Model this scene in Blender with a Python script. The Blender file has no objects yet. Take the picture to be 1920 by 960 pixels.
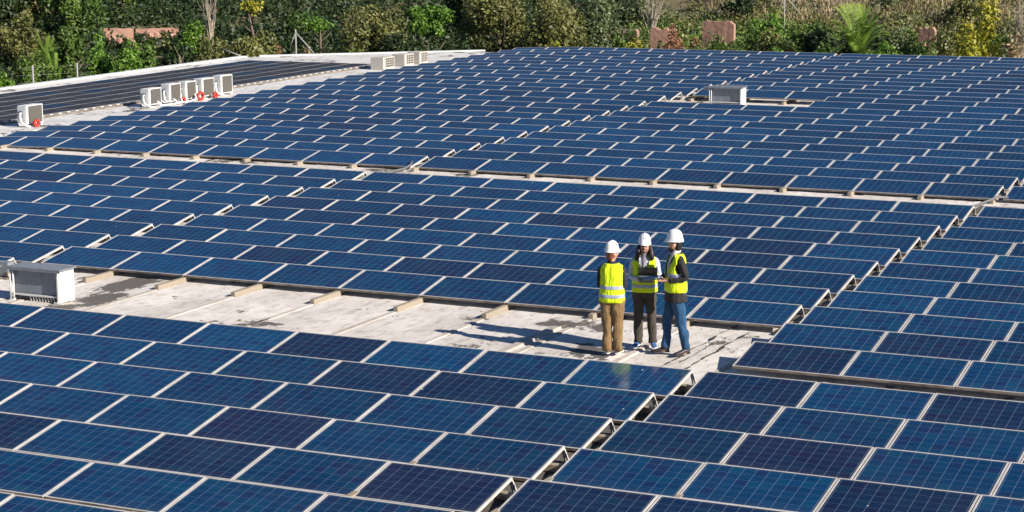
import bpy, bmesh, math, random
import numpy as np
from mathutils import Vector, Matrix, noise
random.seed(7); rng = np.random.default_rng(7)
C = bpy.context.scene.collection
sc = bpy.context.scene
R = math.radians

# ------------------------------------------------------------------ camera
FPX, CAM = 3848.04, Vector((10.1723, -32.0393, 6.7058))
YAW, PITCH, ROLL = -0.456, -0.17346, -0.01034
fw = Vector((math.sin(YAW)*math.cos(PITCH), math.cos(YAW)*math.cos(PITCH), math.sin(PITCH)))
rt = fw.cross(Vector((0, 0, 1))).normalized(); up = rt.cross(fw)
rt, up = math.cos(ROLL)*rt + math.sin(ROLL)*up, -math.sin(ROLL)*rt + math.cos(ROLL)*up
cd = bpy.data.cameras.new('camera'); cam = bpy.data.objects.new('camera', cd); C.objects.link(cam)
cd.sensor_width = 36; cd.lens = FPX/1920*36; cd.clip_start = 0.5; cd.clip_end = 3000
M = Matrix.Identity(4)
for i, v in enumerate((rt, up, -fw)):
    for j in range(3): M[j][i] = v[j]
M.translation = CAM; cam.matrix_world = M
sc.camera = cam

# ------------------------------------------------------------------ light
SUN_EL, SUN_AZ = R(27.5), R(100)      # azimuth clockwise from +Y
w = bpy.data.worlds.new('World'); sc.world = w; w.use_nodes = True
nt = w.node_tree; sky = nt.nodes.new('ShaderNodeTexSky'); sky.sky_type = 'NISHITA'
sky.sun_disc = False; sky.sun_elevation = SUN_EL; sky.sun_rotation = SUN_AZ
sky.air_density = 0.8; sky.dust_density = 0.0; sky.ozone_density = 6.0
bg = nt.nodes['Background']; bg.inputs['Strength'].default_value = 0.055
nt.links.new(sky.outputs[0], bg.inputs['Color'])
sd = bpy.data.lights.new('sun', 'SUN'); sun = bpy.data.objects.new('sun', sd); C.objects.link(sun)
sd.energy = 5.0; sd.angle = R(0.5); sd.color = (1.0, 0.92, 0.80)
ts = Vector((math.sin(SUN_AZ)*math.cos(SUN_EL), math.cos(SUN_AZ)*math.cos(SUN_EL), math.sin(SUN_EL)))
sun.rotation_euler = ts.to_track_quat('Z', 'Y').to_euler()
sc.view_settings.view_transform = 'Standard'; sc.view_settings.look = 'None'
sc.view_settings.exposure = 0.78; sc.view_settings.gamma = 1.0

# ------------------------------------------------------------------ materials
def mat(name, col=(.5, .5, .5), rough=.6, metal=0., spec=.5):
    m = bpy.data.materials.new(name); m.use_nodes = True
    b = m.node_tree.nodes['Principled BSDF']
    b.inputs['Base Color'].default_value = (*col, 1); b.inputs['Roughness'].default_value = rough
    b.inputs['Metallic'].default_value = metal; b.inputs['Specular IOR Level'].default_value = spec
    return m
class NT:
    def __init__(s, m): s.t = m.node_tree; s.b = s.t.nodes['Principled BSDF']
    def n(s, typ, **kw):
        o = s.t.nodes.new(typ)
        for k, v in kw.items():
            if k.startswith('i_'):
                key = k[2:]; key = int(key) if key.isdigit() else key.replace('_', ' ')
                o.inputs[key].default_value = v
            else: setattr(o, k, v)
        return o
    def l(s, a, b): s.t.links.new(a, b)
    def math(s, op, a, b=None, c=None):
        o = s.t.nodes.new('ShaderNodeMath'); o.operation = op
        for k, v in enumerate((a, b, c)):
            if v is None: continue
            if isinstance(v, (int, float)): o.inputs[k].default_value = v
            else: s.l(v, o.inputs[k])
        return o.outputs[0]
    def mix(s, f, a, b, blend='MIX'):
        o = s.t.nodes.new('ShaderNodeMix'); o.data_type = 'RGBA'; o.blend_type = blend
        for k, v in ((0, f), (6, a), (7, b)):
            if isinstance(v, (int, float)): o.inputs[k].default_value = v
            elif isinstance(v, tuple): o.inputs[k].default_value = (*v, 1)
            else: s.l(v, o.inputs[k])
        return o.outputs[2]
    def ramp(s, f, *st):
        o = s.t.nodes.new('ShaderNodeValToRGB'); e = o.color_ramp.elements
        while len(e) < len(st): e.new(.5)
        for k, (p, c) in enumerate(st):
            e[k].position = p; e[k].color = (*c, 1) if isinstance(c, tuple) else (c, c, c, 1)
        s.l(f, o.inputs[0]); return o.outputs[0]
    def noise(s, vec, scale, detail=4, rough=.55):
        o = s.n('ShaderNodeTexNoise'); o.inputs['Scale'].default_value = scale
        o.inputs['Detail'].default_value = detail; o.inputs['Roughness'].default_value = rough
        if vec is not None: s.l(vec, o.inputs['Vector'])
        return o.outputs['Fac']
    def obj(s): return s.n('ShaderNodeTexCoord').outputs['Object']
    def pos(s): return s.n('ShaderNodeNewGeometry').outputs['Position']
    def mapping(s, vec, scale=(1, 1, 1), loc=(0, 0, 0)):
        o = s.n('ShaderNodeMapping'); o.inputs['Scale'].default_value = scale; o.inputs['Location'].default_value = loc
        s.l(vec, o.inputs['Vector']); return o.outputs[0]
    def bump(s, h, strength=.3, dist=.01):
        o = s.n('ShaderNodeBump'); o.inputs['Strength'].default_value = strength; o.inputs['Distance'].default_value = dist
        s.l(h, o.inputs['Height']); s.l(o.outputs[0], s.b.inputs['Normal'])

def cell_material(name, ca, cb, line=.26, nx=10, ny=6, rough=.09, spec=.52):
    """polycrystalline cells behind glass: a 10 x 6 grid printed with silver contacts"""
    m = mat(name, ca, rough); k = NT(m)
    uv = k.n('ShaderNodeUVMap').outputs[0]
    sx = k.n('ShaderNodeSeparateXYZ'); k.l(uv, sx.inputs[0])
    x, y = sx.outputs[0], sx.outputs[1]
    fx, fy = k.math('FRACT', x), k.math('FRACT', y)
    dx = k.math('ABSOLUTE', k.math('SUBTRACT', fx, .5)); dy = k.math('ABSOLUTE', k.math('SUBTRACT', fy, .5))
    gx = k.math('GREATER_THAN', dx, .478); gy = k.math('GREATER_THAN', dy, .484)
    bus = k.math('LESS_THAN', k.math('ABSOLUTE', k.math('SUBTRACT', dy, .2)), .0125)
    cx = k.n('ShaderNodeCombineXYZ'); k.l(k.math('FLOOR', x), cx.inputs[0]); k.l(k.math('FLOOR', y), cx.inputs[1])
    ri = k.n('ShaderNodeObjectInfo').outputs['Random']
    k.l(k.math('MULTIPLY', ri, 97.0), cx.inputs[2])
    wn = k.n('ShaderNodeTexWhiteNoise'); wn.noise_dimensions = '3D'; k.l(cx.outputs[0], wn.inputs['Vector'])
    cry = k.noise(k.mapping(uv, (9, 9, 9)), 1.0, 2, .7)
    f = k.math('ADD', k.math('MULTIPLY', wn.outputs['Value'], .55), k.math('MULTIPLY', cry, .5))
    base = k.mix(f, ca, cb)
    teal = (ca[0], ca[1]*2.1, ca[2]*1.45); viol = (ca[0]+.006, ca[1]*.75, ca[2]*1.05)
    base = k.mix(k.math('MULTIPLY', k.math('GREATER_THAN', wn.outputs['Value'], .86), .6), base, teal)
    base = k.mix(k.math('MULTIPLY', k.math('LESS_THAN', wn.outputs['Value'], .12), .6), base, viol)
    vc = k.math('MULTIPLY', ri, 53.0); w2 = k.n('ShaderNodeTexWhiteNoise'); w2.noise_dimensions = '1D'; k.l(vc, w2.inputs['W'])
    base = k.mix(1.0, base, k.ramp(w2.outputs['Value'], (0, .86), (1, 1.16)), 'MULTIPLY')
    base = k.mix(k.math('MULTIPLY', bus, line*.75), base, (.20, .28, .38))
    base = k.mix(k.math('MULTIPLY', gy, line*1.15), base, (.28, .36, .46))
    base = k.mix(k.math('MULTIPLY', gx, line*1.05), base, (.36, .45, .56))
    low = k.math('MULTIPLY', k.ramp(y, (0., 1.), (.9, 0.)), k.noise(k.pos(), 9, 4)) if ny == 6 else 0.0
    if ny == 6: base = k.mix(k.math('MULTIPLY', low, .09), base, (.30, .27, .23))
    vo = k.n('ShaderNodeTexVoronoi'); vo.inputs['Scale'].default_value = 1.15; k.l(k.pos(), vo.inputs['Vector'])
    drop_ = k.math('LESS_THAN', k.math('ADD', vo.outputs['Distance'], k.math('MULTIPLY', k.noise(k.pos(), 22, 3), .035)), .036)
    base = k.mix(k.math('MULTIPLY', drop_, .8), base, (.55, .54, .50))
    # thin dust film
    d = k.ramp(k.noise(k.pos(), 1.3, 6), (.35, 0.0), (.8, 1.0))
    base = k.mix(k.math('MULTIPLY', d, .018), base, (.45, .40, .34))
    k.l(base, k.b.inputs['Base Color'])
    k.l(k.math('ADD', rough, k.math('MULTIPLY', d, .05)), k.b.inputs['Roughness'])
    k.b.inputs['IOR'].default_value = 1.34; k.b.inputs['Specular IOR Level'].default_value = spec
    return m
CELLS = [cell_material('cells_blue', (.0001, .023, .075), (.0002, .042, .124)),
         cell_material('cells_mid_blue', (.0001, .019, .062), (.0002, .035, .104)),
         cell_material('cells_deep_blue', (.0002, .015, .052), (.0008, .029, .086)),
         cell_material('cells_navy', (.0020, .0125, .044), (.0040, .020, .066)),
         cell_material('cells_violet_navy', (.0038, .0100, .040), (.0066, .016, .056))]
ALU = mat('anodised_aluminium', (.50, .48, .46), .5, .1); k = NT(ALU)
k.l(k.mix(k.ramp(k.noise(k.pos(), 5, 5), (.35, 0.), (.75, 1.)), (.60, .57, .55), (.44, .41, .38)), k.b.inputs['Base Color'])
ALUD = mat('frame_front_brown', (.2, .17, .14), .6, .1)  # darker brown metal for the front frame faces and the gutter rail
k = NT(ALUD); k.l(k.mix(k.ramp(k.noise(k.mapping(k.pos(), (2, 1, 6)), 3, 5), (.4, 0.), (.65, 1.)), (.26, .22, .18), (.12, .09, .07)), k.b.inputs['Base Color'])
BACK = mat('back_sheet_white', (.5, .5, .5), .7)
def roof_mat(name, warm):
    m = mat(name, rough=.85); k = NT(m); P = k.pos()
    n1 = k.noise(k.mapping(P, (1, .8, 1)), .9, 8, .62); n2 = k.noise(k.mapping(P, (2.2, .8, 1)), 3.1, 7, .65); n3 = k.noise(P, 38, 4, .6)
    tone = k.n('ShaderNodeObjectInfo').outputs['Random']
    a = tuple(c for c in warm); b = (warm[0]*.74, warm[1]*.72, warm[2]*.70)
    c0 = k.mix(k.ramp(n1, (.38, 0.), (.68, 1.)), a, b)
    c0 = k.mix(k.math('MULTIPLY', k.ramp(n2, (.50, 0.), (.66, 1.)), .6), c0, (.30, .255, .215))
    c0 = k.mix(k.math('MULTIPLY', k.ramp(n3, (.5, 0.), (.8, 1.)), .35), c0, (.62, .58, .54))
    c0 = k.mix(1.0, c0, k.ramp(tone, (0, .9), (1, 1.06)), 'MULTIPLY')
    # black lichen / torn bitumen blotches
    n4 = k.noise(k.mapping(P, (.9, .75, 1), (3.1, 7.7, 0)), 1.05, 9, .72)
    n5 = k.noise(k.mapping(P, (.25, .35, 1), (9.1, 2.2, 0)), 1.0, 2, .5)
    bl = k.ramp(k.math('ADD', n4, k.math('MULTIPLY', k.math('SUBTRACT', n5, .5), .5)), (.605, 0.), (.62, 1.))
    n6 = k.noise(k.mapping(P, (3.5, 1.1, 1), (1.1, 5.7, 0)), 2.6, 8, .75)
    b2 = k.ramp(n6, (.635, 0.), (.65, 1.))
    # one large torn patch beside the metal cabinet
    sp = k.n('ShaderNodeSeparateXYZ'); k.l(P, sp.inputs[0])
    ex = k.math('DIVIDE', k.math('ADD', sp.outputs[0], 12.72), .42); ey = k.math('DIVIDE', k.math('ADD', sp.outputs[1], 1.55), .85)
    rr = k.math('SQRT', k.math('ADD', k.math('MULTIPLY', ex, ex), k.math('MULTIPLY', ey, ey)))
    pt = k.math('LESS_THAN', k.math('ADD', rr, k.math('MULTIPLY', k.math('SUBTRACT', n2, .5), 2.2)), .95)
    msk = k.math('MAXIMUM', k.math('MAXIMUM', bl, b2), pt)
    c0 = k.mix(k.math('MULTIPLY', msk, .93), c0, (.075, .065, .058))
    k.l(c0, k.b.inputs['Base Color'])
    k.bump(k.math('ADD', k.math('ADD', n2, k.math('MULTIPLY', n3, .35)), k.math('MULTIPLY', msk, -.5)), .5, .012)
    return m
ROOF = roof_mat('weathered_roof_sheet', (.72, .675, .635)); ROOFD = roof_mat('dirty_roof_strip', (.50, .45, .41)); ROOFW = roof_mat('white_roof_sheet', (.80, .79, .77))
for m_ in (ROOFW,): m_.node_tree.nodes['Principled BSDF'].inputs['Roughness'].default_value = .6
WOOD = mat('weathered_timber', rough=.85); k = NT(WOOD); o_ = k.obj()
k.l(k.mix(k.noise(k.mapping(o_, (14, 1, 14)), 5, 6), (.38, .32, .25), (.20, .165, .125)), k.b.inputs['Base Color'])
k.bump(k.noise(k.mapping(o_, (20, 1, 20)), 5, 4), .6, .006)
GALV = mat('galvanised_sheet', rough=.5, metal=.1); k = NT(GALV)
k.l(k.mix(k.ramp(k.noise(k.mapping(k.pos(), (3, 3, 1)), 4, 6, .6), (.3, 0.), (.7, 1.)), (.24, .26, .29), (.16, .18, .21)), k.b.inputs['Base Color'])
PAINT = mat('white_painted_sheet', rough=.5); k = NT(PAINT)
k.l(k.mix(k.ramp(k.noise(k.mapping(k.pos(), (2, 2, .7)), 3, 6), (.45, 0.), (.8, 1.)), (.68, .68, .67), (.52, .50, .47)), k.b.inputs['Base Color'])
BEIGE = mat('beige_casing', (.50, .46, .41), .55); COIL = mat('condenser_fins', (.13, .12, .105), .5, .3)
k = NT(COIL); wv = k.n('ShaderNodeTexWave'); wv.inputs['Scale'].default_value = 30; k.l(k.obj(), wv.inputs['Vector']); k.bump(wv.outputs[1], .6, .004)
BLACK = mat('black_plastic', (.015, .015, .017), .45); DARK = mat('dark_void', (.02, .02, .02), .8)
RED = mat('red_conduit', (.36, .03, .02), .6); GREYC = mat('grey_conduit', (.13, .13, .13), .6)
INS = mat('white_pipe_wrap', (.75, .74, .72), .7)

# ------------------------------------------------------------------ helpers
def tag(o, label=None, cat=None, group=None, kind=None):
    if label: o['label'] = label
    if cat: o['category'] = cat
    if group: o['group'] = group
    if kind: o['kind'] = kind
    return o
def empty(name, loc=(0, 0, 0), rz=0):
    o = bpy.data.objects.new(name, None); C.objects.link(o); o.location = loc; o.rotation_euler = (0, 0, rz)
    o.empty_display_size = .2; return o
def link(name, me, m=None, parent=None, smooth=False):
    if isinstance(me, bmesh.types.BMesh):
        b = me; me = bpy.data.meshes.new(name); b.to_mesh(me); b.free()
    if m is not None:
        for q in (m if isinstance(m, (list, tuple)) else [m]): me.materials.append(q)
    if smooth:
        me.polygons.foreach_set('use_smooth', [True]*len(me.polygons))
    o = bpy.data.objects.new(name, me); C.objects.link(o)
    if parent: o.parent = parent
    return o
def box(bm, c, s, rot=None, mi=0, bev=0):
    r = bmesh.ops.create_cube(bm, size=1.0)
    mt = Matrix.Translation(c) @ (rot.to_4x4() if rot else Matrix.Identity(4)) @ Matrix.Diagonal((*s, 1))
    bmesh.ops.transform(bm, matrix=mt, verts=r['verts'])
    fs = set(f for v in r['verts'] for f in v.link_faces)
    for f in fs: f.material_index = mi
    if bev:
        es = list(set(e for v in r['verts'] for e in v.link_edges))
        bmesh.ops.bevel(bm, geom=es, offset=bev, segments=2, affect='EDGES')
def boxo(name, c, s, m, parent=None, rot=None, bev=0):
    b = bmesh.new(); box(b, c, s, rot, 0, bev); return link(name, b, m, parent)
def tube_bm(bm, path, rad, n=10, cap=True, flat=None):
    path = [Vector(p) for p in path]
    if not isinstance(rad, (list, tuple)): rad = [rad]*len(path)
    prev = None; u = None
    for i, p in enumerate(path):
        d = (path[min(i+1, len(path)-1)] - path[max(i-1, 0)]).normalized()
        if u is None: u = d.orthogonal().normalized() if flat is None else (Vector(flat) - d*Vector(flat).dot(d)).normalized()
        else: u = (u - d*u.dot(d)).normalized()
        v = d.cross(u); r = rad[i]; ru, rv = r if isinstance(r, tuple) else (r, r)
        ring = [bm.verts.new(p + u*ru*math.cos(2*math.pi*k/n) + v*rv*math.sin(2*math.pi*k/n)) for k in range(n)]
        if prev:
            for k in range(n): bm.faces.new((prev[k], prev[(k+1) % n], ring[(k+1) % n], ring[k]))
        elif cap: bm.faces.new(ring[::-1])
        prev = ring
    if cap: bm.faces.new(prev)
def tube(name, path, rad, m, parent=None, n=10, flat=None):
    b = bmesh.new(); tube_bm(b, path, rad, n, True, flat); return link(name, b, m, parent, True)
def quads_mesh(name, V, F, mi=None):
    me = bpy.data.meshes.new(name); V = np.asarray(V, dtype=np.float32); F = np.asarray(F, dtype=np.int32)
    me.vertices.add(len(V)); me.vertices.foreach_set('co', V.ravel())
    me.loops.add(F.size); me.loops.foreach_set('vertex_index', F.ravel())
    me.polygons.add(len(F)); me.polygons.foreach_set('loop_start', np.arange(0, F.size, F.shape[1], dtype=np.int32))
    if mi is not None: me.polygons.foreach_set('material_index', np.asarray(mi, dtype=np.int32))
    me.update(calc_edges=True); me.validate(); return me
def ray_ground(px, py, z):
    d = fw + (px-960)/FPX*rt - (py-480)/FPX*up; t = (z-CAM.z)/d.z; return CAM + d*t
def project(p):
    d = Vector(p) - CAM; z = d.dot(fw); return 960 + FPX*d.dot(rt)/z, 480 - FPX*d.dot(up)/z, z

# ------------------------------------------------------------------ the setting: building and land
GZ = -0.32                     # roof surface
RX0, RX1, RY0, RY1 = -41.4, 24.0, -19.0, 52.4
def outside(x, y):             # metres beyond the roof's left and far edges
    return np.maximum(np.maximum(RX0 - x, y - RY1), (x+40.8)*(-.6) + (y-46)*.8)
def land_h(x, y):
    s = outside(x, y); t = np.clip(s-2, 0, 130)
    return -4.6 + .13*t + .25*np.sin(x*.21+1.3)*np.clip(s/8, 0, 1) + .2*np.sin(y*.33+x*.1)*np.clip(s/8, 0, 1)
gx = np.concatenate([np.linspace(-900, -160, 12), np.arange(-150, 90, 2.0), np.linspace(95, 900, 12)])
gy = np.concatenate([np.linspace(-500, -40, 8), np.arange(-30, 180, 2.0), np.linspace(190, 1200, 14)])
X, Y = np.meshgrid(gx, gy); Z = land_h(X, Y)
nx_, ny_ = len(gx), len(gy)
idx = np.arange(nx_*ny_).reshape(ny_, nx_)
F = np.stack([idx[:-1, :-1], idx[:-1, 1:], idx[1:, 1:], idx[1:, :-1]], -1).reshape(-1, 4)
LAND = mat('scrubland_soil', rough=.95); k = NT(LAND); P = k.pos()
g = k.mix(k.ramp(k.noise(P, .35, 6), (.4, 0.), (.62, 1.)), (.085, .085, .035), (.20, .15, .08))
sp = k.n('ShaderNodeSeparateXYZ'); k.l(P, sp.inputs[0])
dry = k.ramp(k.math('ADD', k.math('MULTIPLY', sp.outputs[0], .02), k.math('MULTIPLY', k.noise(P, .12, 3), .5)), (-.35+.1, 0.), (.1, 1.))
g = k.mix(dry, g, k.mix(k.noise(P, 1.4, 5), (.36, .27, .13), (.22, .17, .08)))
k.l(g, k.b.inputs['Base Color']); k.bump(k.noise(P, 3, 6), .8, .15)
land = link('ground', quads_mesh('ground', np.stack([X, Y, Z], -1).reshape(-1, 3), F), LAND, smooth=True); tag(land, kind='structure')

roof = empty('roof', (0, 0, 0)); tag(roof, kind='structure')
# deck and walls of the building
b = bmesh.new()
poly = [(RX0, RY0), (RX1, RY0), (RX1, RY1), (-32.5, RY1), (-40.8, 46.1), (RX0, 45.6)]
lo = [b.verts.new((x, y, -4.9)) for x, y in poly]; hi = [b.verts.new((x, y, GZ-.05)) for x, y in poly]
b.faces.new(hi); n = len(poly)
for i in range(n): b.faces.new((lo[i], lo[(i+1) % n], hi[(i+1) % n], hi[i]))
o = link('deck', b, PAINT, roof)
# lapped sheets running front to back; every one is its own piece
def sheet_mesh(wd, ln, lift):
    b = bmesh.new(); ny = 2
    v = [b.verts.new(q) for q in ((0, 0, -.04), (wd+.03, 0, -.04), (wd+.03, ln, -.04), (0, ln, -.04),
                                  (0, 0, lift), (wd+.03, 0, 0), (wd+.03, ln, 0), (0, ln, lift))]
    for q in ((4, 5, 6, 7), (0, 1, 5, 4), (1, 2, 6, 5), (2, 3, 7, 6), (3, 0, 4, 7)): b.faces.new([v[i] for i in q])
    me = bpy.data.meshes.new('roof_sheet'); b.to_mesh(me); b.free(); me.materials.append(ROOF); return me
SW = 1.67/2
spans = [(-19, -4.3), (-4.3, -.2), (-.2, 14.0), (14.0, 30.9), (30.9, RY1)]
for (y0, y1) in spans:
    me = sheet_mesh(SW, y1-y0-.006, .010)
    for i in range(-37, 28):
        o = bpy.data.objects.new('roof_sheet', me); C.objects.link(o); o.parent = roof
        o.location = (i*SW-.10, y0, GZ + random.uniform(-.005, .003))
# debris strips in the gaps between panel blocks, coloured dark to deepen the shade
DIRT_SHADE = mat('roof_dirt_shade', (.07, .06, .05), .95); k = NT(DIRT_SHADE); k.l(k.mix(k.noise(k.pos(), 7, 6, .7), (.035, .03, .025), (.16, .14, .12)), k.b.inputs['Base Color'])
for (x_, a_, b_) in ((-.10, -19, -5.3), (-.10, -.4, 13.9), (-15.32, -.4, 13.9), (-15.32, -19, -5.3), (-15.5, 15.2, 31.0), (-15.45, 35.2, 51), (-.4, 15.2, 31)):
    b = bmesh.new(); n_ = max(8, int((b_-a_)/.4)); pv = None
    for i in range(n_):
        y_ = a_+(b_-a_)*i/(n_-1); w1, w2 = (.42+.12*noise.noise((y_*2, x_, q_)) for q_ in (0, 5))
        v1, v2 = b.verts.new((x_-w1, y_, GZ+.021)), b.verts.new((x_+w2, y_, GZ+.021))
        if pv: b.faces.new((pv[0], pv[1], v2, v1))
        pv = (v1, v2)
    link('dirt_shade_strip', b, DIRT_SHADE, roof)
# raised cover strips over every second lap
b = bmesh.new(); v = [b.verts.new(q) for q in ((-.055, 0, -.02), (.055, 0, -.02), (.04, 0, .003), (-.048, 0, .007), (-.055, 1, -.02), (.055, 1, -.02), (.04, 1, .003), (-.048, 1, .007))]
for q in ((3, 2, 1, 0), (4, 5, 6, 7), (0, 1, 5, 4), (1, 2, 6, 5), (2, 3, 7, 6), (3, 0, 4, 7)): b.faces.new([v[i] for i in q])
rib = bpy.data.meshes.new('cover_strip'); b.to_mesh(rib); b.free(); rib.materials.append(ROOFD)
for i in range(-18, 13):
    for (y0, y1) in spans[:3]:
        o = bpy.data.objects.new('cover_strip', rib); C.objects.link(o); o.parent = roof
        o.location = (i*1.67-.215, y0, GZ+.012); o.scale = (1, y1-y0-.01, 1)
# the taller kerb strip that breaks the workers' shadows
bb = bmesh.new(); box(bb, (-3.76, -2.95, GZ+.022), (.15, 2.4, .05), None, 0, .006); link('kerb_strip', bb, ROOFD, roof)
# white strip and flashings on the left
def flat_poly(name, pts, z, m, parent, th=.03):
    b = bmesh.new(); a = [b.verts.new((x, y, z)) for x, y in pts]; c = [b.verts.new((x, y, z-th)) for x, y in pts]
    b.faces.new(a); n = len(pts)
    for i in range(n): b.faces.new((c[i], c[(i+1) % n], a[(i+1) % n], a[i]))
    return link(name, b, m, parent)
flat_poly('white_membrane', [(-33.1, RY0), (-30.95, RY0), (-30.95, 51.9), (-33.1, 51.5)], GZ+.036, ROOFW, roof, .05)
flat_poly('white_membrane', [(RX0+.05, 43.6), (-33.11, 43.6), (-33.11, 51.5), (-40.7, 46.0), (RX0+.05, 45.5)], GZ+.035, ROOFW, roof, .05)
flat_poly('white_membrane', [(RX0+.05, RY0), (-33.11, RY0), (-33.11, 43.59), (RX0+.05, 43.59)], GZ+.026, ROOFW, roof, .05)
boxo('edge_flashing', (RX0+.2, 13.3, GZ+.07), (.34, 64.6, .06), PAINT, roof)
dv = Vector((8.3, 6.2, 0)); cc = Vector((-36.6, 49.2, GZ+.07))
boxo('edge_flashing', cc, (10.3, .3, .06), PAINT, roof, Matrix.Rotation(math.atan2(6.2, 8.3), 3, 'Z'))
boxo('gutter_rail', (-33.02, 12.3, GZ+.075), (.07, 62.6, .05), ALUD, roof)
clm = bmesh.new(); box(clm, (0, 0, 0), (.09, .14, .02)); cm = bpy.data.meshes.new('rail_clamp'); clm.to_mesh(cm); clm.free(); cm.materials.append(PAINT)
for i in range(64):
    o = bpy.data.objects.new('rail_clamp', cm); C.objects.link(o); o.parent = roof; o.location = (-33.02, 14.5+i*.45, GZ+.118)
# torn bitumen along two laps near the workers
def crack(x, y0, y1, wd, seed):
    rd = random.Random(seed); b = bmesh.new(); prev = None; n = 46
    for i in range(n):
        y = y0 + (y1-y0)*i/(n-1); c = x + .05*noise.noise((y*1.7, seed, 0)) + .03*noise.noise((y*6, seed, 3))
        hw = max(.004, wd*(.4+1.1*noise.noise((y*3.1, seed, 7))+.5*noise.noise((y*14, seed, 1))))
        a = b.verts.new((c-hw, y, GZ+.026)); d = b.verts.new((c+hw*rd.uniform(.5, 1.2), y, GZ+.028))
        if prev: b.faces.new((prev[0], prev[1], d, a))
        prev = (a, d)
    return link('bitumen_tear', b, TAR, roof)
TAR = mat('old_bitumen', (.055, .047, .04), .9)
crack(-1.10, -3.9, -.55, .035, 3); crack(-.72, -4.3, -1.1, .045, 8); crack(-.95, -3.6, -2.0, .02, 5)
crack(-13.9, -2.8, -1.2, .02, 12)

# ------------------------------------------------------------------ solar panels
W, PL, PWD, TH, G = 1.67, .99, 1.652, .17941, .19496
SECT = {  # y of first row's high edge, row pitch, z, z per row, x shift
    'front': (-5.0012, 1.4918-.00863, -.0378, .00812, 0),
    'middle': (0, 1.4918, -.004, 0, 0),
    'back': (15.5387, 1.4918+.01987, -.0492, .0055, -.186),
    'far': (32.215, 1.4918-.00408, .0438, .00268, -.105)}
def drop(sec, blk, j):       # the roof dips at its left end
    if sec in ('back', 'far') and blk <= -2: return {0: -.11, 1: -.035}.get(j, 0.0)
    return 0.0
def slot(sec, row, blk, j):
    y0, p, z0, dz, xs = SECT[sec]
    x = blk*(9*W+G) + j*W + xs; return x, y0+row*p, z0+row*dz
def matrix(sec, row, blk, j):
    x, y, z = slot(sec, row, blk, j); zl = drop(sec, blk, j); zr = drop(sec, blk, j+1) if j < 8 else 0
    rd = random.Random(hash((len(sec), row, blk, j)) & 0xffff)
    yl = y - PL*math.cos(TH); zb = z - PL*math.sin(TH)
    ax = Vector((W, 0, zr-zl)).normalized(); ay = Vector((0, math.cos(TH), math.sin(TH) + rd.uniform(-.003, .003))).normalized(); az = ax.cross(ay).normalized(); ay = az.cross(ax)
    m = Matrix.Identity(4)
    for i, v in enumerate((ax, ay, az)):
        for q in range(3): m[q][i] = v[q]
    m.translation = Vector((x + rd.uniform(-.004, .004), yl + rd.uniform(-.004, .004), zb+zl + rd.uniform(-.002, .002))); return m
H_, FW_, G0 = .04, .021, (W-PWD)/2
def ring_data():
    x0, x1, y0, y1 = G0, G0+PWD, 0, PL; f = FW_
    V = [(x0, y0, 0), (x1, y0, 0), (x1, y1, 0), (x0, y1, 0), (x0+f, y0+f, 0), (x1-f, y0+f, 0), (x1-f, y1-f, 0), (x0+f, y1-f, 0),
         (x0, y0, -H_), (x1, y0, -H_), (x1, y1, -H_), (x0, y1, -H_), (x0+f, y0+f, -.006), (x1-f, y0+f, -.006), (x1-f, y1-f, -.006), (x0+f, y1-f, -.006)]
    F = [(0, 1, 5, 4), (1, 2, 6, 5), (2, 3, 7, 6), (3, 0, 4, 7), (4, 5, 13, 12), (5, 6, 14, 13), (6, 7, 15, 14), (7, 4, 12, 15),
         (0, 8, 9, 1), (1, 9, 10, 2), (2, 10, 11, 3), (3, 11, 8, 0)]
    return V, F
RV, RF = ring_data()
fm = bpy.data.meshes.new('frame'); fm.from_pydata(RV, [], RF); fm.materials.append(ALU); fm.materials.append(ALUD)
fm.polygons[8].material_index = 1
GV = [(G0+FW_, FW_, -.005), (G0+PWD-FW_, FW_, -.005), (G0+PWD-FW_, PL-FW_, -.005), (G0+FW_, PL-FW_, -.005)]
GB = [(G0+.003, .003, -.03), (G0+PWD-.003, .003, -.03), (G0+PWD-.003, PL-.003, -.03), (G0+.003, PL-.003, -.03)]
EX, EY = .14, .10           # white margin round the cells, in cells
GUV = [(-EX, -EY), (10+EX, -EY), (10+EX, 6+EY), (-EX, 6+EY)]
def glass_mesh(mt):
    me = bpy.data.meshes.new('cell_sheet'); me.from_pydata(GV+GB, [], [(0, 1, 2, 3), (7, 6, 5, 4)]); uv = me.uv_layers.new(name='UVMap')
    for l in range(4): uv.data[l].uv = GUV[l]
    me.materials.append(mt); me.materials.append(BACK); me.polygons[1].material_index = 1; return me
GM = [glass_mesh(m) for m in CELLS]
# support triangle at the open end of a row
def leg_mesh():
    b = bmesh.new()
    def bar(p, q, t=.016):
        tube_bm(b, [p, q], t, 4)
    xe = G0+PWD-.03; c_, s_ = math.cos(TH), math.sin(TH)
    top = Vector((xe, PL-.02, -H_)); dn = Vector((0, -s_, -c_))     # local 'down'
    foot = top + Vector((0, c_, -s_))*.13 + Vector((0, -s_, -c_))*.22
    bar(top, foot); bar(top + Vector((.03, 0, 0)), foot + Vector((.03, .02, 0)))
    me = bpy.data.meshes.new('support_leg'); b.to_mesh(me); b.free(); me.materials.append(ALU); return me
LEG = leg_mesh()
blocks = {'front': [(-1, range(0, 9), range(-6, 1)), (-2, range(0, 9), range(-6, 1)), (0, range(0, 9), range(-6, 1))],
          'middle': [(-3, range(0, 9), range(0, 9)), (-2, range(0, 9), range(-1, 9)), (-1, range(0, 9), range(0, 9)), (0, range(0, 9), range(-2, 9)), (1, range(0, 3), range(-2, 9))],
          'back': [(-2, range(0, 9), range(0, 11)), (-1, range(0, 9), range(0, 11)), (0, range(0, 6), range(0, 11))],
          'far': [(-2, range(0, 9), range(0, 14)), (-1, range(0, 9), range(0, 14)), (0, range(0, 4), range(0, 14))]}
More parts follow.
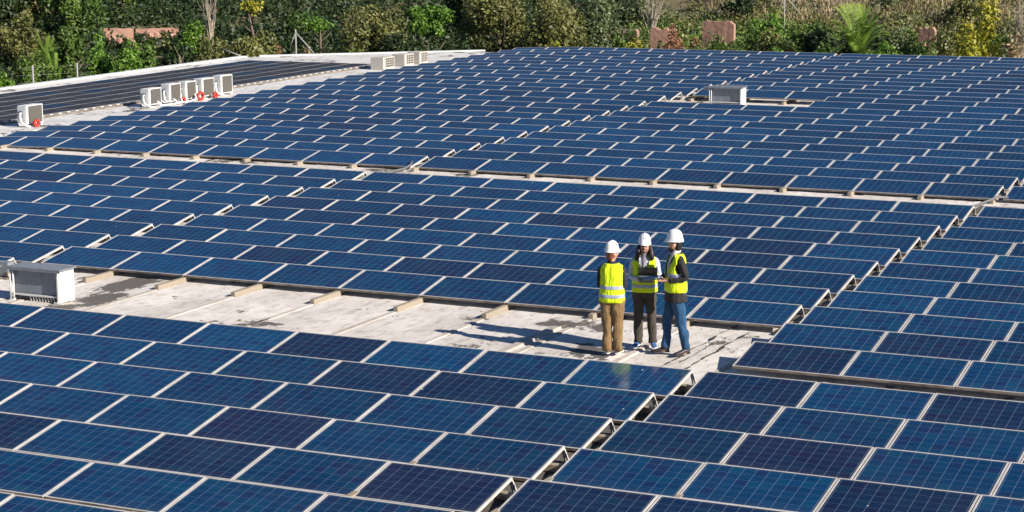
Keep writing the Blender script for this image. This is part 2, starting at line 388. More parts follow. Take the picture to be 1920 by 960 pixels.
ALLP = []
for sec, bl in blocks.items():
    for blk, js, rows in bl:
        for row in rows:
            for j in js:
                if sec == 'far' and blk == -1 and row in (0, 1) and j < 3: continue
                m = matrix(sec, row, blk, j)
                cs = [project(m @ Vector(q)) for q in (GV[0], GV[1], GV[2], GV[3])]
                vis = any(-10 < c[0] < 1930 and -10 < c[1] < 970 for c in cs)
                near = any(-500 < c[0] < 2420 and -200 < c[1] < 1500 for c in cs)
                if not near: continue
                a = abs(sum(cs[i][0]*cs[(i+1) % 4][1]-cs[(i+1) % 4][0]*cs[i][1] for i in range(4)))/2
                # share of the panel inside the frame
                ins = sum(1 for u in range(7) for v in range(4) if (lambda c: 0 < c[0] < 1920 and 0 < c[1] < 960)(project(m @ Vector((G0+PWD*(u+.5)/7, PL*(v+.5)/4, 0)))))/28
                ALLP.append([a*ins, sec, row, blk, j, m, ins])
ALLP.sort(key=lambda q: -q[0])
NAVY = {('front', -3, -1, 6): 4, ('front', -4, -1, 6): 3, ('front', -4, -1, 8): 4, ('front', -4, -1, 4): 3, ('front', -1, 0, 0): 3, ('front', -2, 0, 0): 2,
        ('front', -2, 0, 1): 4, ('front', 0, 0, 0): 3, ('front', 0, 0, 2): 3, ('front', -1, 0, 1): 2, ('front', -1, -1, 6): 3, ('middle', -2, 0, 0): 3, ('middle', -1, 0, 1): 3,
        ('middle', 1, -1, 5): 3, ('middle', 1, -1, 4): 3, ('middle', 5, -1, 4): 3, ('middle', 5, -1, 6): 3, ('middle', 3, -1, 6): 3, ('middle', 4, -1, 7): 3, ('middle', 3, -1, 7): 3,
        ('front', -5, -1, 8): 2, ('front', -2, -1, 8): 2, ('front', -3, -1, 8): 2, ('front', -2, -1, 5): 2, ('front', -1, 0, 3): 0, ('front', -3, 0, 2): 3,
        ('middle', 0, -1, 0): 0, ('middle', 0, -1, 2): 0, ('front', -4, -1, 5): 0, ('front', -3, -1, 5): 1}
def tone(sec, row, blk, j):
    if (sec, row, blk, j) in NAVY: return NAVY[(sec, row, blk, j)]
    r = random.Random((row+20)*1009 + (blk+5)*97 + j*13 + len(sec)*7).random()
    if sec == 'front': return 0 if r < .42 else 1 if r < .82 else 2 if r < .96 else 3
    if sec == 'middle': return 0 if r < .5 else 1 if r < .85 else 2 if r < .96 else 3
    return 0 if r < .55 else 1 if r < .88 else 2 if r < .985 else 3
ORD = ['first', 'second', 'third', 'fourth', 'fifth', 'sixth', 'seventh', 'eighth', 'ninth', 'tenth', 'eleventh', 'twelfth', 'thirteenth', 'fourteenth']
CN = ['bright blue', 'blue', 'deep blue', 'dark navy', 'violet navy']
def plabel(sec, row, blk, j, t):
    c = CN[t]
    if sec == 'front':
        rw = ORD[-row] + ' row before the workers'
        pos = {-1: ORD[8-j] + ' left of the near gap', 0: ORD[j] + ' right of the near gap', -2: ORD[8-j] + ' beyond the far left gap'}[blk]
    elif sec == 'middle':
        if blk == 0: rw = ORD[row+2] + ' row up'; pos = ORD[j] + ' right of the gap beside the workers'
        elif blk == -1: rw = ORD[row] + ' row behind the workers'; pos = ORD[8-j] + ' from the right end gap'
        elif blk == -2: rw = ORD[row+1] + ' row up'; pos = ORD[8-j] + ' left of the gap behind the big cabinet'
        else: rw = ORD[row] + ' row up'; pos = ORD[8-j] + ' from the right at the left edge'
    elif sec == 'back':
        rw = ORD[row] + ' row past the narrow walkway'
        pos = {-1: ORD[j] + ' right of its gap', -2: ORD[8-j] + ' left of its gap', 0: ORD[j] + ' beyond the right edge gap'}[blk]
    else:
        rw = ORD[row] + ' row behind the small cabinet'; pos = {-1: ORD[j] + ' right of the gap', -2: ORD[8-j] + ' left of the gap', 0: ORD[j] + ' at far right'}[blk]
    return f'{c} solar panel, {pos}, {rw}'
GROUP = 'blue solar panels in tilted rows on the flat roof'
rest = []; cnt = 0
for q in ALLP:
    a, sec, row, blk, j, m, ins = q; t = tone(sec, row, blk, j)
    if cnt < 300 and ins > 0:
        e = empty('solar_panel'); e.matrix_world = m
        tag(e, plabel(sec, row, blk, j, t), 'solar panel', GROUP)
        f = bpy.data.objects.new('frame', fm); C.objects.link(f); f.parent = e
        g = bpy.data.objects.new('cell_sheet', GM[t]); C.objects.link(g); g.parent = e
        if j == 8 or (sec == 'middle' and j == 8):
            l = bpy.data.objects.new('support_leg', LEG); C.objects.link(l); l.parent = e
        cnt += 1
    else: rest.append((m, t, j, sec, row))
# all the smaller, farther panels of the same field: one object
V, F, MI, UV = [], [], [], []
rv = np.array(RV); gv = np.array(GV + GB)
lv = np.array([v.co[:] for v in LEG.vertices]); lf = [tuple(p.vertices) for p in LEG.polygons]
for q, (m, t, j, sec, row) in enumerate(rest):
    mm = np.array(m); base = len(V)
    for arr in (rv, gv):
        V.extend((arr @ mm[:3, :3].T + mm[:3, 3]).tolist())
    for i, f in enumerate(RF): F.append(tuple(base+a for a in f)); MI.append(6 if i == 8 else 5); UV += [(0, 0)]*4
    b0 = base+16; F.append((b0, b0+1, b0+2, b0+3)); MI.append(t); o1 = (q % 50)*20; UV += [(u+o1, v_+(q//50)*20) for u, v_ in GUV]
    F.append((b0+7, b0+6, b0+5, b0+4)); MI.append(7); UV += [(0, 0)]*4
    if j == 8:
        b1 = len(V); V.extend((lv @ mm[:3, :3].T + mm[:3, 3]).tolist())
        for f in lf:
            F.append(tuple(b1+a for a in f)); MI.append(5); UV += [(0, 0)]*len(f)
me = bpy.data.meshes.new('solar_panels_far'); me.from_pydata(V, [], F)
for m_ in CELLS + [ALU, ALUD, BACK]: me.materials.append(m_)
me.polygons.foreach_set('material_index', MI); uvl = me.uv_layers.new(name='UVMap'); uvl.data.foreach_set('uv', [c for u in UV for c in u])
o = bpy.data.objects.new('solar_panels_far', me); C.objects.link(o)
tag(o, 'far rows of small blue solar panels filling the back of the roof', 'solar panels', None, 'stuff')

# flush dark panels on the left wing
FLUSH = cell_material('cells_flush_grey', (.022, .019, .021), (.045, .039, .042), .15, rough=.5, spec=.15)
FLUSHB = cell_material('cells_flush_blue', (.008, .018, .040), (.014, .030, .060), .15, rough=.45, spec=.2)
FLFR = mat('flush_frame', (.19, .18, .18), .6)
V, F, MI, UV = [], [], [], []
rd = random.Random(4)
for c in range(6):
    for r_ in range(23):
        x0, y0 = -39.45+c*1.05, 43.3-(r_+1)*1.67
        x1, y1 = x0+.99, y0+1.65; z = GZ+.12+rd.uniform(-.002, .002); bs = len(V); f = .022
        V += [(x0, y0, z), (x1, y0, z), (x1, y1, z), (x0, y1, z), (x0+f, y0+f, z), (x1-f, y0+f, z), (x1-f, y1-f, z), (x0+f, y1-f, z)]
        V += [(x0, y0, z-.04), (x1, y0, z-.04), (x1, y1, z-.04), (x0, y1, z-.04)]
        for q in ((0, 1, 5, 4), (1, 2, 6, 5), (2, 3, 7, 6), (3, 0, 4, 7), (0, 8, 9, 1), (1, 9, 10, 2), (2, 10, 11, 3), (3, 11, 8, 0)):
            F.append(tuple(bs+a for a in q)); MI.append(2); UV += [(0, 0)]*4
        F.append((bs+4, bs+5, bs+6, bs+7)); MI.append(1 if rd.random() < .16 else 0); ox, oy = c*20, r_*20
        UV += [(ox, oy), (ox+6, oy), (ox+6, oy+10), (ox, oy+10)]
me = bpy.data.meshes.new('flush_solar_panels'); me.from_pydata(V, [], F)
for m_ in (FLUSH, FLUSHB, FLFR): me.materials.append(m_)
me.polygons.foreach_set('material_index', MI); uvl = me.uv_layers.new(name='UVMap'); uvl.data.foreach_set('uv', [c for u in UV for c in u])
o = bpy.data.objects.new('flush_solar_panels', me); C.objects.link(o)
tag(o, 'dark grey solar panels lying flush on the white left wing of the roof', 'solar panels', None, 'stuff')

# timber beams the rows stand on: one per panel joint and section
def beam(x, y0, y1, label, z=GZ+.002, group='timber beams under the panel rows', h=.095):
    b = bmesh.new(); ln = y1-y0
    box(b, (0, ln/2, h/2), (.085, ln, h), None, 0, .004)
    o = link('wooden_beam', b, WOOD); o.location = (x, y0, z); o.rotation_euler[2] = random.uniform(-.004, .004)
    tag(o, label, 'beam', group); return o
for i in range(0, 10):
    x = -G - i*W + .0
    lab = {0: 'weathered beam end under the gap right of the man in jeans', 1: 'weathered beam end just behind the man in jeans',
           2: 'weathered beam end just behind the woman with long hair', 3: 'pale beam end just left of the worker seen from behind',
           4: 'pale beam end above the shadow of a hard hat', 9: 'pale beam end hidden behind the large metal cabinet',
           8: 'pale beam end beside the large metal cabinet, above the dark stain', 7: 'second pale beam end right of the large metal cabinet',
           6: 'third pale beam end right of the large metal cabinet', 5: 'fourth pale beam end right of the large metal cabinet'}[i]
    beam(x, -1.83 + random.uniform(-.04, .06) if i > 2 else -1.12, 12.2, lab)
for i in range(1, 9): beam(i*W, -3.2, 12.2, f'timber beam in shade under the {ORD[i-1]} joint right of the workers gap')
for i in range(1, 4): beam(-9*W-2*G-i*W, -2.6, 12.2, f'timber beam under the {ORD[i-1]} joint left of the metal cabinet')
XE = -.186
for i in range(0, 10):
    beam(-9*W-G+XE+i*W, 14.30, 31.6, f'short beam end on the narrow walkway, {ORD[i]} right of the far gap', group='beam ends along the narrow walkway')
for i in range(1, 9):
    beam(-9*W-2*G+XE-i*W, 14.30, 31.6, f'short beam end on the narrow walkway, {ORD[i-1]} left of the far gap', group='beam ends along the narrow walkway')
for i in (0, 1, 2, 3): beam(-9*W-G-.105+i*W, 34.0, 51, f'beam end at the open patch by the small cabinet, {ORD[i]} from the left', group='beam ends at the open patch')
for i in range(-9, 10): beam(i*W-(G if i < 0 else 0), -14.9, -5.05, 'timber beam hidden under the front rows', group='timber beams under the front rows') if i in (-1, 0, 1) else None
# offcuts of timber lying in the gaps
for q in range(24):
    y0, p = SECT['front'][0:2] if q < 7 else SECT['middle'][0:2]
    r_ = -q if q < 7 else (q-7-1 if q < 17 else (q-18))
    y = y0 + r_*p - .35; x = -G/2 if q < 17 else -9*W-G*1.5
    if q >= 7 and r_ < 0 and x > -1: continue
    bb = bmesh.new(); L_ = random.uniform(.3, .42); box(bb, (0, 0, .045), (L_, .11, .09), None, 0, .004)
    o = link('timber_block', bb, WOOD); o.location = (x, y + random.uniform(-.1, .12), GZ+.03); o.rotation_euler[2] = random.uniform(-.5, .5)
    where = 'near gap in front of the workers' if q < 7 else ('gap right of the workers' if q < 17 else 'gap behind the large cabinet')
    tag(o, f'pale timber block lying in the {where}, {ORD[(-r_) if q < 7 else r_+1]} row', 'timber block', 'timber offcuts in the gaps between panel blocks')

# conduits crossing the narrow walkway
o = tube('cable_conduit', [(-15.75, 14.9, -.12), (-15.62, 14.6, -.17), (-15.64, 14.3, -.24), (-15.8, 13.6, -.27), (-16.1, 12.4, -.28)], .03, GREYC)
tag(o, 'grey cable conduit running out of the far gap onto the narrow walkway', 'conduit')
o = tube('cable_conduit', [(-.1, 14.7, -.2), (-.25, 14.4, -.15), (-.55, 13.7, -.26), (-.75, 13.0, -.27), (-.85, 12.3, -.28)], .03, GREYC)
tag(o, 'grey cable conduit on the narrow walkway near the right picture edge', 'conduit')

# ------------------------------------------------------------------ roof cabinets
def cabinet(x, y, wd, h, dp, label, name='roof_cabinet'):
    """sheet-metal cabinet, open recess towards the front, overhanging lid"""
    e = empty(name, (x, y, GZ+.015)); tag(e, label, 'metal cabinet')
    t = .012
    boxo('side_panel', (wd-t/2, dp/2, h/2), (t, dp, h), PAINT, e); boxo('side_panel', (t/2, dp/2, h/2+.01), (t, dp, h-.02), PAINT, e)
    boxo('recessed_panel', (wd/2, .055, h*.56), (wd-2*t-.004, .012, h*.78), GALV, e)
    boxo('back_panel', (wd/2, dp-.01, h/2), (wd-2*t-.004, .012, h-.01), GALV, e)
    b = bmesh.new(); box(b, (wd/2+.005, dp/2-.005, h+.014), (wd+.09, dp+.07, .028), None, 0, .006); box(b, (wd/2+.005, -.036, h-.012), (wd+.09, .012, .03)); link('lid', b, GALV, e)
    b = bmesh.new(); box(b, (wd/2, .012, h*.175), (wd-.03, .03, .03)); link('bottom_rail', b, PAINT, e)
    for s in (.018, .085): tube('post', [(s, -.005, -.01), (s, -.005, h-.03)], .017, PAINT, e, 8)
    boxo('post', (wd-.03, -.003, h/2-.005), (.03, .03, h-.03), PAINT, e)
    for s in (.05, wd-.07): boxo('foot', (s, dp/2, .0), (.09, dp+.06, .03), PAINT, e)
    return e
cab = cabinet(-13.80, -3.58, 1.10, .57, .42, 'large grey metal cabinet standing on the bare roof strip at left')
for i in range(9):          # ribbed ends of flexible duct showing under the cabinet
    x = .42+i*.065
    tube('duct_rib', [(x, .03, .075), (x+.03, .025, .0)], .011, INS if i != 4 else PAINT, cab, 6)
boxo('duct', (.55, .10, .045), (.9, .08, .07), BLACK, cab)
bx = empty('junction_box', (-15.42, -1.80, GZ)); tag(bx, 'small grey junction box behind the large cabinet at the left edge', 'junction box')
boxo('casing', (0, 0, .16), (.34, .2, .26), GALV, bx, bev=.006); boxo('bracket', (-.25, 0, .18), (.16, .05, .2), BLACK, bx)
cab2 = cabinet(-14.28, 33.05, 1.16, .60, .45, 'small grey metal cabinet on an open patch among the far panels')
boxo('hood', (-.08, .1, .56), (.2, .24, .1), GALV, cab2)

# ------------------------------------------------------------------ air conditioners on the left
def y_at(px, x, z=GZ):
    lo_, hi_ = -15., 60.
    for _ in range(40):
        mid = (lo_+hi_)/2
        if project((x, mid, z))[0] < px: lo_ = mid
        else: hi_ = mid
    return lo_
def ac(y, h, ln, label, red=True, dp=.32):
    x = -32.12
    e = empty('air_conditioner', (x, y, GZ+.05)); tag(e, label, 'air conditioner', 'white air conditioner units beside the panels')
    t = .03
    b = bmesh.new(); box(b, (dp/2, ln/2, h/2+.06), (dp, ln, h), None, 0, .012); link('casing', b, PAINT, e)
    boxo('coil', (dp+.004, ln*.57, h/2+.06), (.02, ln*.84, h-.07), COIL, e)
    b = bmesh.new()
    for (c, s) in (((dp+.012, ln/2, h+.047), (.035, ln, .03)), ((dp+.012, ln/2, .075), (.035, ln, .03)), ((dp+.012, .055, h/2+.06), (.035, .10, h-.02)), ((dp+.012, ln-.014, h/2+.06), (.035, .026, h-.02))): box(b, c, s, None, 0, .004)
    link('front_frame', b, PAINT, e)
    for q in (.08, ln-.12): boxo('foot', (dp/2, q, .025), (dp+.12, .06, .05), BLACK if q < .2 else PAINT, e)
    # valves and wrapped pipes on the shaded end
    tube('pipe', [(dp*.55, -.01, h*.72), (dp*.6, -.10, h*.70), (dp*.7, -.14, h*.45), (dp*.8, -.12, .12), (dp+.12, -.02, .01)], .032, INS, e)
    tube('pipe', [(dp*.25, -.01, h*.60), (dp*.25, -.08, h*.56), (dp*.35, -.10, h*.3), (dp*.6, -.16, .06), (dp+.2, .1, .0)], .022, INS, e)
    boxo('valve_cover', (dp*.5, -.025, h*.66), (.16, .05, .2), GALV, e, bev=.006)
    return e
specs = [(45, .64, .86, 'lone white air conditioner at the left edge with a red pipe coil'),
         (274.5, .60, .78, 'white air conditioner at the left of the row of five'),
         (313, .66, .74, 'left unit of the touching pair of air conditioners'),
         (343.5, .66, .70, 'right unit of the touching pair of air conditioners'),
         (374, .68, .84, 'white air conditioner fourth in the row of five'),
         (409.5, .70, .80, 'white air conditioner at the right end of the row of five')]
for px, h, ln, lab in specs: ac(y_at(px+4, -31.8), h*.93, ln*.95, lab)
def coil(px, lab, r=.11, big=False):
    y = y_at(px, -31.5); b = bmesh.new(); pts = []
    for i in range(44):
        a = i/43*math.pi*(3.6 if big else 2.2)
        pts.append((-.1+.02*math.sin(i), r*math.cos(a)*1.1, r + r*math.sin(a)*.9 + .01*i/44))
    tube_bm(b, pts, .05, 8); o = link('red_pipe_coil', b, RED, None, True); o.location = (-31.42, y, GZ+.05)
    tag(o, lab, 'pipe coil', 'red flexible pipe loops by the air conditioners'); return o
coil(70, 'red flexible pipe loop against the lone air conditioner', .10)
coil(344, 'red flexible pipe loop before the touching pair of units', .09)
coil(377, 'large red pipe loop between the pair and the fourth unit', .14, True)
coil(405, 'red pipe loop at the foot of the right end unit', .09)
for i, (a_, b_) in enumerate(((300, 345), (330, 372))):
    ya, yb = y_at(a_, -31.4), y_at(b_, -31.4)
    pts = [(-31.5, ya, GZ+.25), (-31.4, ya+.15, GZ+.10), (-31.35, (ya+yb)/2, GZ+.09), (-31.4, yb-.1, GZ+.12), (-31.55, yb, GZ+.3)]
    o = tube('wrapped_pipe', pts, .035, INS); tag(o, ['white wrapped pipe sagging from the first to the second unit', 'white wrapped pipe below the touching pair of units'][i], 'pipe')
# three beige louvred boxes at the back
LH = [(y_at(717, -31.8), 1.15, .46, 'left beige louvred vent box near the far roof corner'), (y_at(757, -31.8), 1.0, .46, 'middle beige louvred vent box near the far roof corner'), (y_at(785, -31.8), .9, .46, 'right beige louvred vent box near the far roof corner')]
for (y, ln, h, lab) in LH:
    e = empty('vent_box', (-32.35, y, GZ+.04)); tag(e, lab, 'vent box', 'beige louvred boxes on the white roof')
    h = .50; ln *= .82
    b = bmesh.new(); box(b, (.3, ln/2, h/2), (.6, ln, h), None, 0, .012); link('casing', b, BEIGE, e)
    boxo('grille_opening', (.605, ln*.55, h*.56), (.012, ln*.72, h*.78), DARK, e)
    b = bmesh.new()
    for i in range(5): box(b, (.618, ln*(.19+.18*i), h*.56), (.018, .026, h*.80))
    for i in range(5): box(b, (.621, ln*.55, h*(.18+.19*i)), (.018, ln*.74, .016))
    link('grille', b, BEIGE, e)


# ------------------------------------------------------------------ people
def cloth(name, col, amp=.12, rough=.85, fold=None):
    m = mat(name, col, rough); k = NT(m); o_ = k.obj()
    n = k.noise(k.mapping(o_, (9, 9, 3)), 1.6, 4)
    k.l(k.mix(k.ramp(n, (.3, 0.), (.7, 1.)), col, tuple(c*(1-amp*2) for c in col)), k.b.inputs['Base Color'])
    k.bump(k.noise(k.mapping(o_, (14, 14, 5)), 1.5, 3), .9, .03)
    k.b.inputs['Sheen Weight'].default_value = .1
    return m
HIVIS = cloth('hi_vis_yellow', (.70, .86, .006), .06); REFL = mat('reflective_tape', (.33, .37, .50), .35)
SKIN = mat('skin', (.50, .27, .18), .5); SKIN2 = mat('skin_tan', (.42, .21, .13), .5)
for q in (SKIN, SKIN2): q.node_tree.nodes['Principled BSDF'].inputs['Subsurface Weight'].default_value = .08
BROWN = cloth('brown_cotton', (.23, .14, .055), .2); DBROWN = cloth('dark_brown_wool', (.055, .043, .032), .15)
JEANS = cloth('blue_denim', (.010, .072, .175), .22); JACKET = cloth('black_jacket', (.016, .012, .014), .1)
NAVYT = cloth('navy_top', (.012, .013, .025), .1); SHIRT = cloth('pale_shirt', (.55, .53, .66), .06); WHITES = cloth('white_shirt', (.72, .68, .70), .06)
SHIRTD = cloth('striped_blouse', (.30, .27, .33), .2); HELM = mat('white_helmet_shell', (.80, .79, .78), .28); HAIRD = mat('dark_hair', (.018, .012, .010), .5); HAIRA = mat('auburn_hair', (.16, .045, .02), .5)
for q in (HAIRD, HAIRA):
    k = NT(q); k.bump(k.noise(k.mapping(k.obj(), (60, 60, 6)), 2, 3), .8, .006)
EYEW = mat('eye_white', (.7, .68, .66), .2); IRIS = mat('iris', (.03, .015, .01), .2); LIP = mat('lips', (.38, .10, .08), .45); TEETH = mat('teeth', (.8, .78, .74), .3)
SOLE = mat('white_sole', (.75, .75, .74), .6); BLUESH = cloth('blue_trainers', (.02, .12, .38), .1); DSHOE = mat('dark_shoe', (.03, .025, .03), .5); TAN = cloth('tan_shoe', (.35, .24, .15), .1)

def loft(name, rings, m, parent, n=28, amp=.0, seed=0, skip=None, thick=0, cap=True, vs=5.0):
    """rings: (centre, half axis u, half axis v); skip(angle, t) leaves a face out"""
    b = bmesh.new(); rows = []
    dense = []
    for i in range(len(rings)-1):
        steps = 4
        for s in range(steps):
            t = s/steps; a, c = rings[i], rings[i+1]
            dense.append(tuple(Vector(a[q]).lerp(Vector(c[q]), t) for q in range(3)))
    dense.append(tuple(Vector(q) for q in rings[-1]))
    # smooth the interpolation
    for _ in range(2):
        dense = [dense[0]] + [tuple((dense[i-1][q]+dense[i][q]*2+dense[i+1][q])/4 for q in range(3)) for i in range(1, len(dense)-1)] + [dense[-1]]
    for i, (c, u, v) in enumerate(dense):
        row = []
        for k_ in range(n):
            a = 2*math.pi*k_/n; ca, sa = math.cos(a), math.sin(a)
            e = .86; ca = math.copysign(abs(ca)**e, ca); sa = math.copysign(abs(sa)**e, sa)
            d = u*ca + v*sa; p = c + d
            if amp:
                f = noise.noise(Vector((p.x*11, p.y*11, p.z*vs+seed*3.1)))*amp + noise.noise(Vector((p.x*5, p.y*5, p.z*14+seed)))*amp*.6
                p = p + d.normalized()*f
            row.append(b.verts.new(p))
        rows.append(row)
    for i in range(len(rows)-1):
        for k_ in range(n):
            if skip and skip(2*math.pi*(k_+.5)/n, (dense[i][0].z+dense[i+1][0].z)/2): continue
            b.faces.new((rows[i][k_], rows[i][(k_+1) % n], rows[i+1][(k_+1) % n], rows[i+1][k_]))
    if cap and not skip: b.faces.new(rows[0][::-1]); b.faces.new(rows[-1])
    for v in [v for v in b.verts if not v.link_faces]: b.verts.remove(v)
    bmesh.ops.recalc_face_normals(b, faces=b.faces)
    o = link(name, b, m, parent, True)
    if thick:
        s = o.modifiers.new('solid', 'SOLIDIFY'); s.thickness = thick; s.offset = 1
    return o
def limb_rings(path, rad, flat=1.0):
    out = []; path = [Vector(p) for p in path]
    u = None
    for i, p in enumerate(path):
        d = (path[min(i+1, len(path)-1)] - path[max(i-1, 0)]).normalized()
        if u is None: u = Vector((1, 0, 0)); u = (u-d*u.dot(d)).normalized()
        else: u = (u-d*u.dot(d)).normalized()
        v = d.cross(u); out.append((p, u*rad[i], v*rad[i]*flat))
    return out
def person(x, y, face, H, label, P):
    ang = math.atan2(-face[0], face[1]); k = H/1.75
    e = empty('person', (x, y, GZ+.03), ang); tag(e, label, 'person')
    S = lambda p: Vector(p)*k
    hy = P.get('head_yaw', 0); Rh = Matrix.Rotation(hy, 3, 'Z'); tilt = P.get('head_tilt', 0); Rh = Rh @ Matrix.Rotation(-tilt, 3, 'X')
    hc = Vector((0, .025, 1.615)); HP = lambda q: hc + Rh @ Vector(q)
    L, Rr = P['larm'], P['rarm']            # shoulder elbow wrist palm-end lists (local metres for 1.75 m)
    lg = P['legs']                           # [(hip, knee, ankle, toe), ...]
    # ---- one continuous body
    V, E, RAD = [], [], []
    def add(p, r, par=None):
        V.append(tuple(S(p))); RAD.append((r if isinstance(r, tuple) else (r, r))); i = len(V)-1
        if par is not None: E.append((par, i))
        return i
    pel = add((0, 0, .93), (.13, .095)); a1 = add((0, 0, 1.08), (.115, .085), pel); a2 = add((0, 0, 1.27), (.14, .095), a1); a3 = add((0, -.005, 1.40), (.11, .075), a2)
    n1 = add((0, .0, 1.47), .055, a3); n2 = add(HP((0, -.02, -.09)), .052, n1)
    h1 = add(HP((0, .015, -.055)), (.062, .066), n2); h2 = add(HP((0, .012, .02)), (.074, .088), h1); h3 = add(HP((0, -.005, .085)), (.062, .072), h2)
    nb = add(HP((0, .082, -.005)), .016, h2); add(HP((0, .106, -.022)), .011, nb)
    for sx in (-1, 1): add(HP((sx*.082, -.005, -.012)), (.010, .022), h2)
    def finger_hand(w, tip, par, thumb):
        w, tip = Vector(w), Vector(tip); d = (tip-w).normalized(); across = Vector(thumb).normalized(); across = (across - d*across.dot(d)).normalized()
        nrm = d.cross(across); palm = add(w+d*.045, (.030, .016), par); pe = add(w+d*.085, (.034, .014), palm)
        curl = P.get('curl', .5)
        for q, (off, ln) in enumerate(((.027, .068), (.009, .076), (-.009, .071), (-.027, .056))):
            b0 = w+d*.095+across*off; f1 = add(b0, .0088, pe); m1 = b0 + d*ln*.5 - nrm*ln*.12*curl
            f2 = add(m1, .0080, f1); add(m1 + (d*(1-curl*.6) - nrm*curl*.8).normalized()*ln*.5, .0068, f2)
        t0 = add(w+d*.03+across*.032, .011, palm); t1 = add(w+d*.058+across*.052, .0095, t0); add(w+d*.085+across*.056-nrm*.012, .008, t1)
    for arm, sx in ((L, -1), (Rr, 1)):
        s0 = add(arm[0], .055, a3 if False else a2); el = add(arm[1], .040, s0); wr = add(arm[2], (.027, .024), el)
        dd = (Vector(arm[3])-Vector(arm[2])); finger_hand(arm[2], Vector(arm[3]), wr, arm[4])
    for (hip, kn, an, toe) in lg:
        q0 = add(hip, .082, pel); q1 = add(kn, .052, q0); q2 = add(an, .037, q1); q3 = add(Vector(an)+Vector((0, 0, -.05)), .035, q2); add(toe, (.035, .022), q3)
    me = bpy.data.meshes.new('tmp'); me.from_pydata(V, E, []); t_ = bpy.data.objects.new('tmp', me); C.objects.link(t_)
    sk = t_.modifiers.new('s', 'SKIN'); sk.use_smooth_shade = True; sk.branch_smoothing = .3
    for i, v in enumerate(me.skin_vertices[0].data): v.radius = (RAD[i][0]*k, RAD[i][1]*k); v.use_root = (i == 0)
    sb = t_.modifiers.new('b', 'SUBSURF'); sb.levels = 2; sb.render_levels = 2
    dg = bpy.context.evaluated_depsgraph_get(); nm = bpy.data.meshes.new_from_object(t_.evaluated_get(dg)); nm.name = 'body'
    bpy.data.objects.remove(t_)
    nm.materials.clear(); body = link('body', nm, P['skin'], e, True)
    # ---- face
    def ell(name, c, r, m, par, seg=10):
        b = bmesh.new(); bmesh.ops.create_uvsphere(b, u_segments=seg, v_segments=8, radius=1)
        mt = Matrix.Translation(S(c)) @ Rh.to_4x4() @ Matrix.Diagonal((r[0]*k, r[1]*k, r[2]*k, 1)); bmesh.ops.transform(b, matrix=mt, verts=b.verts); return link(name, b, m, par, True)
    for sx in (-1, 1):
        ell('eye', HP((sx*.031, .080, .008)), (.013, .010, .0075), EYEW, body); ell('iris', HP((sx*.031, .0885, .008)), (.0058, .004, .0058), IRIS, body)
        ell('eyebrow', HP((sx*.031, .087, .029)), (.019, .006, .0045), P['hair'], body)
    ell('mouth', HP((0, .080, -.052)), (.024, .010, .0085), LIP, body)
    if P.get('smile'): ell('teeth', HP((0, .086, -.050)), (.018, .007, .0045), TEETH, body)
    # ---- trousers
    fw_, hipr = P.get('leg_w', 1.0), P.get('hip', 1.0)
    b_ = []
    for qi, (hip, kn, an, toe) in enumerate(lg):
        hip, kn, an = Vector(hip), Vector(kn), Vector(an); kk = kn.lerp(an, .5) + Vector((0, -.012, 0))
        path = [Vector((hip.x*.75, hip.y-.005, 1.0)), Vector((hip.x, hip.y, .86)), hip.lerp(kn, .45), kn, kk, an + Vector((0, 0, P.get('hem', .02)))]
        rr = [(.115), .105*fw_, .088*fw_, .070*fw_, .066*fw_, .062*fw_*P.get('flare', 1)]
        rg = limb_rings(path, rr, 1.08); rg = [tuple(S(q) for q in r_) for r_ in rg]
        b_.append(rg)
    tr = loft('trousers', [(S((0, 0, .80)), S((.165*hipr, 0, 0)), S((0, .110, 0))), (S((0, 0, .88)), S((.178*hipr, 0, 0)), S((0, .125, 0))), (S((0, 0, 1.0)), S((.165*hipr, 0, 0)), S((0, .115, 0))), (S((0, 0, 1.10)), S((.145*hipr, 0, 0)), S((0, .105, 0)))], P['trm'], e, amp=.004*k)
    for q, rg in enumerate(b_): loft('trouser_leg', rg, P['trm'], tr, 22, amp=.024*k, seed=q+int(x*10), vs=8)
    # ---- top under the vest
    SH = 1.0
    tor = [(S((0, 0, P.get('top_hem', .90))), S((.168*hipr, 0, 0)), S((0, .122, 0))), (S((0, 0, 1.08)), S((.150, 0, 0)), S((0, .112, 0))), (S((0, 0, 1.26)), S((.172, 0, 0)), S((0, .120, 0))),
           (S((0, -.005, 1.38)), S((.178, 0, 0)), S((0, .100, 0))), (S((0, -.01, 1.445)), S((.125, 0, 0)), S((0, .072, 0))), (S((0, -.01, 1.485)), S((.064, 0, 0)), S((0, .062, 0))), (S((0, -.012, 1.525)), S((.060, 0, 0)), S((0, .060, 0)))]
    if P.get('long_jacket'): tor = [(S((0, 0, .80)), S((.208, 0, 0)), S((0, .165, 0))), (S((0, 0, .94)), S((.192, 0, 0)), S((0, .142, 0)))] + tor[1:]
    top = loft('top', tor, P['top'], e, amp=.003*k, cap=False)
    for arm, sx in ((L, -1), (Rr, 1)):
        s0, el, wr = Vector(arm[0]), Vector(arm[1]), Vector(arm[2]); inn = Vector((s0.x*.62, s0.y-.0, s0.z+.012))
        path = [inn, s0, s0.lerp(el, .5), el, el.lerp(wr, .5), wr + (wr-el).normalized()*-.005]
        rg = limb_rings(path, [.060, .066, .056, .050, .044, .036]); loft('sleeve', [tuple(S(q) for q in r_) for r_ in rg], P['sleeve'], top, 18, amp=.012*k, seed=sx+2, vs=9)
